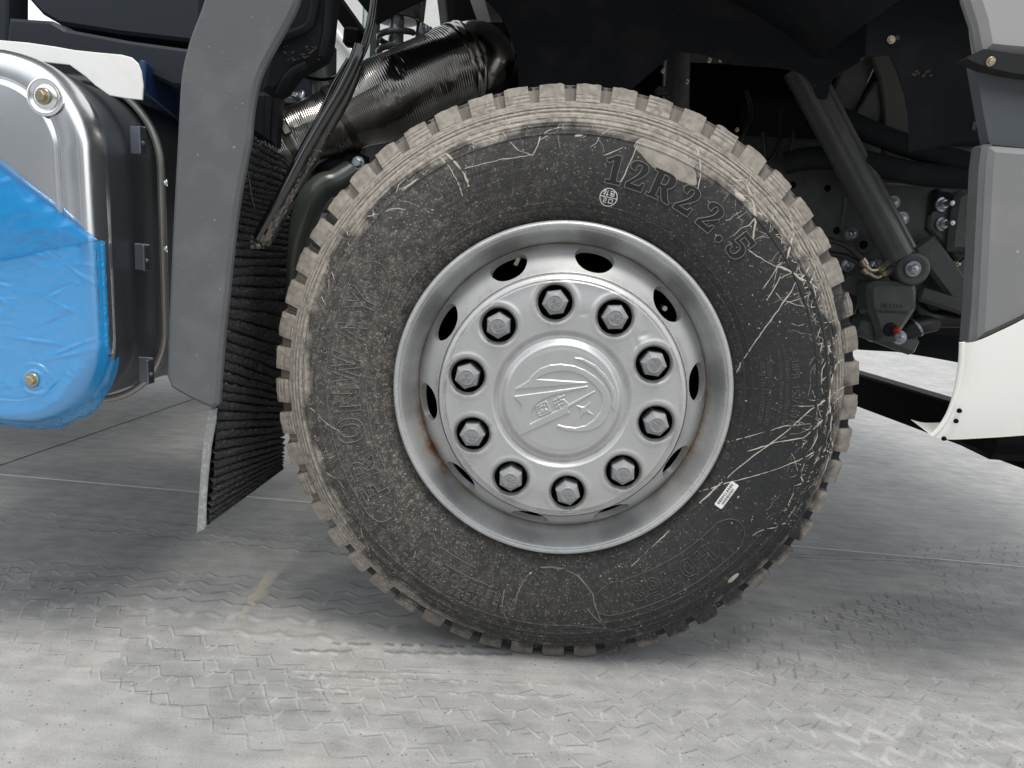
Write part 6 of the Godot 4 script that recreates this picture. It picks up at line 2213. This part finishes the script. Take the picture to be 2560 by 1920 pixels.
# ---------------------------------------------------------------- loose things
func loose_things() -> void:
	# a white vehicle stands beyond the truck, seen through the gap behind the cab
	var w := Node3D.new()
	w.name = "parked_van"
	add_child(w)
	tag(w, "white vehicle beyond the truck, glimpsed through the gap above the exhaust hose", "van")
	var vb := MB.new()
	sheet(vb, PackedVector2Array([Vector2(-1.8031,2.5402),Vector2(-1.5107,2.5515),Vector2(-1.5224,2.1806),Vector2(-1.5254,1.8343),Vector2(-1.7702,1.6636),Vector2(-1.942,1.8832)]), -4.26, -4.2, 0.01)
	part("door", vb.commit(), M.white, w)
	vb = MB.new()
	sheet(vb, PackedVector2Array([Vector2(-1.4989,2.552),Vector2(-1.4261,2.5548),Vector2(-1.4296,2.1845),Vector2(-1.4339,1.8384),Vector2(-1.5158,1.8347),Vector2(-1.5105,2.1811)]), -4.26, -4.2, 0.01)
	part("door_pillar", vb.commit(), mat(lin(0.50, 0.60, 0.60), 0.4), w)
	vb = MB.new()
	bar(vb, Vector3(-1.7436,2.2622,-4.19), Vector3(-1.5619,2.0713,-4.19), 0.05, 0.04, 0.015)
	part("door_crease", vb.commit(), M.white, w)
	vb = MB.new()
	box(vb, Vector3(-1.9, 1.6, -5.4), Vector3(2.6, 2.4, 2.2), 0.1)
	part("body", vb.commit(), M.white, w)
	# the warehouse opposite, which darkens the horizon in the reflections
	var h := Node3D.new()
	h.name = "warehouse"
	add_child(h)
	tag(h, "grey warehouse opposite the truck, mirrored in its polished metal", "warehouse")
	vb = MB.new()
	box(vb, Vector3(2.0, 2.75, 17.0), Vector3(44.0, 5.5, 8.0), 0.05)
	part("wall", vb.commit(), mat(lin(0.36, 0.36, 0.355), 0.8), h)
	for i in 7:
		vb = MB.new()
		box(vb, Vector3(-16.0 + i * 6.0, 2.2, 12.98), Vector3(3.6, 4.4, 0.1), 0.02)
		part("door", vb.commit(), mat(lin(0.07, 0.08, 0.09), 0.5), h)
	# shrink-wrapped cable bundle hanging across the arch
	var o := Node3D.new()
	o.name = "cable_bundle"
	add_child(o)
	tag(o, "black cable bundle in shiny sleeves with a muddy end, hanging across the exhaust hose", "cable bundle")
	var mb := MB.new()
	tube(mb, smooth_path([Vector3(-0.3648,1.2119,0.1),Vector3(-0.366,1.1887,0.1),Vector3(-0.3694,1.1627,0.1),Vector3(-0.375,1.1364,0.1),Vector3(-0.383,1.1097,0.1),Vector3(-0.3913,1.0832,0.11)], 8), 0.0055, 10)
	part("cable", mb.commit(), M.sleeve, o)
	mb = MB.new()
	tube(mb, smooth_path([Vector3(-0.3628,1.2152,0.09),Vector3(-0.3645,1.1892,0.09),Vector3(-0.3693,1.1524,0.09),Vector3(-0.3773,1.1165,0.095),Vector3(-0.3911,1.0829,0.1)], 8), 0.0045, 10)
	part("cable", mb.commit(), M.sleeve, o)
	mb = MB.new()
	tube(mb, smooth_path([Vector3(-0.3842,1.1107,0.115),Vector3(-0.3914,1.0823,0.12),Vector3(-0.4132,1.0341,0.125),Vector3(-0.4409,0.984,0.13),Vector3(-0.4731,0.9252,0.135),Vector3(-0.5057,0.8601,0.14),Vector3(-0.5348,0.8085,0.14),Vector3(-0.5525,0.7766,0.14)], 10), 0.0105, 16)
	part("sleeve", mb.commit(), M.sleeve, o)
	mb = MB.new()
	tube(mb, smooth_path([Vector3(-0.3911,1.0818,0.105),Vector3(-0.4103,1.0292,0.11),Vector3(-0.4397,0.9729,0.115),Vector3(-0.4694,0.9134,0.12),Vector3(-0.4977,0.8584,0.13),Vector3(-0.5221,0.8094,0.135),Vector3(-0.5443,0.7714,0.135)], 10), 0.0125, 16)
	part("sleeve", mb.commit(), M.sleeve, o)
	mb = MB.new()
	tube(mb, smooth_path([Vector3(-0.4026,1.0898,0.1),Vector3(-0.4194,1.063,0.1),Vector3(-0.4335,1.0381,0.1),Vector3(-0.4529,0.9867,0.11),Vector3(-0.4869,0.918,0.12),Vector3(-0.5347,0.8175,0.125)], 10), 0.0085, 12)
	part("sleeve", mb.commit(), M.sleeve, o)
	mb = MB.new()
	for i in 60:
		var f := pow(rng.randf(), 0.6)
		var a: Vector3 = Vector3(-0.4273,0.985,0.128)
		var e: Vector3 = Vector3(-0.5435,0.7756,0.148)
		var p := a.lerp(e, f) + Vector3(rng.randf_range(0.0, 0.014), rng.randf_range(-0.002, 0.002), 0.002)
		box(mb, p, Vector3(rng.randf_range(0.002, 0.005), rng.randf_range(0.004, 0.016) * f, 0.002), 0.0006, Basis(Vector3(0, 0, 1), -0.52 + rng.randf_range(-0.2, 0.2)))
	for i in 26:
		var p: Vector3 = Vector3(-0.5482,0.7725,0.142)
		box(mb, p + Vector3(rng.randf_range(-0.016, 0.020), rng.randf_range(-0.012, 0.008), rng.randf_range(-0.006, 0.006)), Vector3.ONE * rng.randf_range(0.004, 0.009), 0.002, Basis(Vector3(1, 1, 0).normalized(), rng.randf() * 3.0))
	var d := part("dried_mud", mb.commit(), M.mud_dark, o)
	d.set_meta("kind", "stuff")
	mb = MB.new()
	tube(mb, smooth_path([Vector3(-0.5559,0.9171,0.19),Vector3(-0.5526,0.8814,0.18),Vector3(-0.5486,0.8367,0.17),Vector3(-0.5454,0.8159,0.15)], 8), 0.0016, 6)
	part("wire", mb.commit(), M.sleeve, o)
	mb = MB.new()
	tube(mb, smooth_path([Vector3(-0.5195,1.0799,0),Vector3(-0.476,1.0719,0.02),Vector3(-0.4339,1.0723,0.06),Vector3(-0.4025,1.0824,0.1)], 8), 0.0035, 8)
	part("wire", mb.commit(), M.sleeve, o)
	# blue protective film still stuck on the lower half of the silver cover
	o = Node3D.new()
	o.name = "protective_film"
	add_child(o)
	tag(o, "crinkled translucent blue plastic film over the lower half of the silver end cover", "plastic film")
	film_sheet(o)

func film_sheet(o: Node3D) -> void:
	var c := Vector2(-1.145, 0.745)
	var half := Vector2(0.352, 0.305)
	var nz := FastNoiseLite.new()
	nz.seed = 77
	nz.frequency = 9.0
	nz.fractal_octaves = 3
	nz.fractal_type = FastNoiseLite.FRACTAL_RIDGED
	var nf := FastNoiseLite.new()
	nf.seed = 78
	nf.frequency = 40.0
	nf.fractal_octaves = 2
	var l0: Vector2 = (Vector2(-0.9373,0.7243))
	var l1: Vector2 = (Vector2(-0.7763,0.7625))
	var creases := []
	for i in 34:
		creases.append([Vector2(rng.randf_range(-1.02, -0.80), rng.randf_range(0.47, 0.75)), rng.randf_range(-0.9, 0.5), rng.randf_range(0.012, 0.07), rng.randf_range(0.0006, 0.0020) * (1.0 if rng.randf() < 0.7 else -0.6)])
	var mb := MB.new()
	var nx := 260
	var ny := 170
	var x0 := -1.34
	var x1 := c.x + half.x + 0.006
	var ids := []
	for j in ny + 1:
		for i in nx + 1:
			var u := float(i) / nx
			var v := float(j) / ny
			var x := lerpf(x0, x1, u)
			var yt := lerpf(l0.y, l1.y, (x - l0.x) / (l1.x - l0.x))
			var yb := c.y - half.y - 0.006
			if x > c.x + half.x - 0.15:
				var dx := (x - (c.x + half.x - 0.15)) / 0.157
				yb = c.y - half.y + 0.15 - 0.156 * sqrt(maxf(0.0, 1.0 - dx * dx))
			yb -= 0.004 + 0.004 * nf.get_noise_2d(x * 0.7, 3.0)
			var y := lerpf(yt, yb, v)
			# depth: rides on the cover, curls back past its rim
			var inside := minf(minf(c.x + half.x - x, y - (c.y - half.y)), 0.05)
			var q := Vector2(x - (c.x + half.x - 0.15), (c.y - half.y + 0.15) - y)
			if q.x > 0.0 and q.y > 0.0:
				inside = 0.15 - q.length()
			var z := 0.2555
			if inside < 0.02:
				z -= pow((0.02 - inside) / 0.02, 2.0) * 0.018
			var crink := maxf(0.0, nz.get_noise_2d(x * 0.8 + y * 0.5, y * 1.3 - x * 0.3) - 0.15)
			z += crink * crink * 0.0022 + nf.get_noise_2d(x, y * 1.4) * 0.00016
			z += 0.006 * exp(-pow((v - 0.03) / 0.03, 2.0)) * (1.0 - u)
			for cr in creases:
				var cv: Vector2 = (Vector2(x, y) - cr[0]).rotated(-cr[1])
				if absf(cv.x) < cr[2] and absf(cv.y) < 0.0045:
					z += cr[3] * (1.0 - absf(cv.y) / 0.0045) * (1.0 - pow(cv.x / cr[2], 2.0))
			ids.append(mb.pt(Vector3(x, y, z)))
	for j in ny:
		for i in nx:
			var a: int = ids[j * (nx + 1) + i]
			mb.quad(a, a + 1, a + nx + 2, a + nx + 1)
	# hangs round the edge of the box, gathered below
	var first := mb.v.size()
	var rows := 14
	for k in rows + 1:
		var f := float(k) / rows
		for i in nx + 1:
			var p: Vector3 = mb.v[ids[ny * (nx + 1) + i]]
			mb.pt(p + Vector3(nf.get_noise_2d(p.x * 2.0, f * 4.0) * 0.003, -0.012 * sin(f * 2.2) + nf.get_noise_2d(p.x * 2.0, f * 3.0) * 0.005 * f, -0.035 * f + nf.get_noise_2d(p.x * 2.0 + 7.0, f * 3.0) * 0.004))
	for k in rows:
		for i in nx:
			var a := first + k * (nx + 1) + i
			mb.quad(a, a + 1, a + nx + 2, a + nx + 1)
	first = mb.v.size()
	for k in 9:
		var f := k / 8.0
		for j in ny + 1:
			var p: Vector3 = mb.v[ids[j * (nx + 1) + nx]]
			mb.pt(p + Vector3(0.003 * sin(f * PI) + nf.get_noise_2d(p.y * 2.0, f * 2.0) * 0.001, 0, -0.012 * f))
	for k in 8:
		for j in ny:
			var a := first + k * (ny + 1) + j
			mb.quad(a, a + 1, a + ny + 2, a + ny + 1)
	part("sheet", mb.commit(), M.film, o)
	# the upper part, folded down double
	mb = MB.new()
	var t0: Vector2 = (Vector2(-0.9228,0.8701))
	var t1: Vector2 = (Vector2(-0.7732,0.7626))
	nx = 140
	ny = 90
	for j in ny + 1:
		for i in nx + 1:
			var u := float(i) / nx
			var x := lerpf(-1.30, t1.x, u)
			var yt := minf(1.03, lerpf(t0.y, t1.y, (x - t0.x) / (t1.x - t0.x)))
			var yb := lerpf(l0.y, l1.y, (x - l0.x) / (l1.x - l0.x)) - 0.004 - 0.004 * nf.get_noise_1d(x * 0.6)
			var v := float(j) / ny
			var y := lerpf(yt, yb, v)
			var z := 0.258 + 0.010 * sin(v * PI) * (1.0 - u * 0.7) + maxf(0.0, nz.get_noise_2d(x * 1.3 - y, y * 1.4 + 4.0)) * 0.0016 + nf.get_noise_2d(x + 5.0, y) * 0.0003
			z += 0.004 * exp(-pow(v / 0.03, 2.0)) - 0.006 * pow(u, 8.0)
			mb.pt(Vector3(x, y, z))
	for j in ny:
		for i in nx:
			var a := j * (nx + 1) + i
			mb.quad(a, a + 1, a + nx + 2, a + nx + 1)
	part("fold", mb.commit(), M.film_fold, o, "darker folded-over top edge of the blue film")
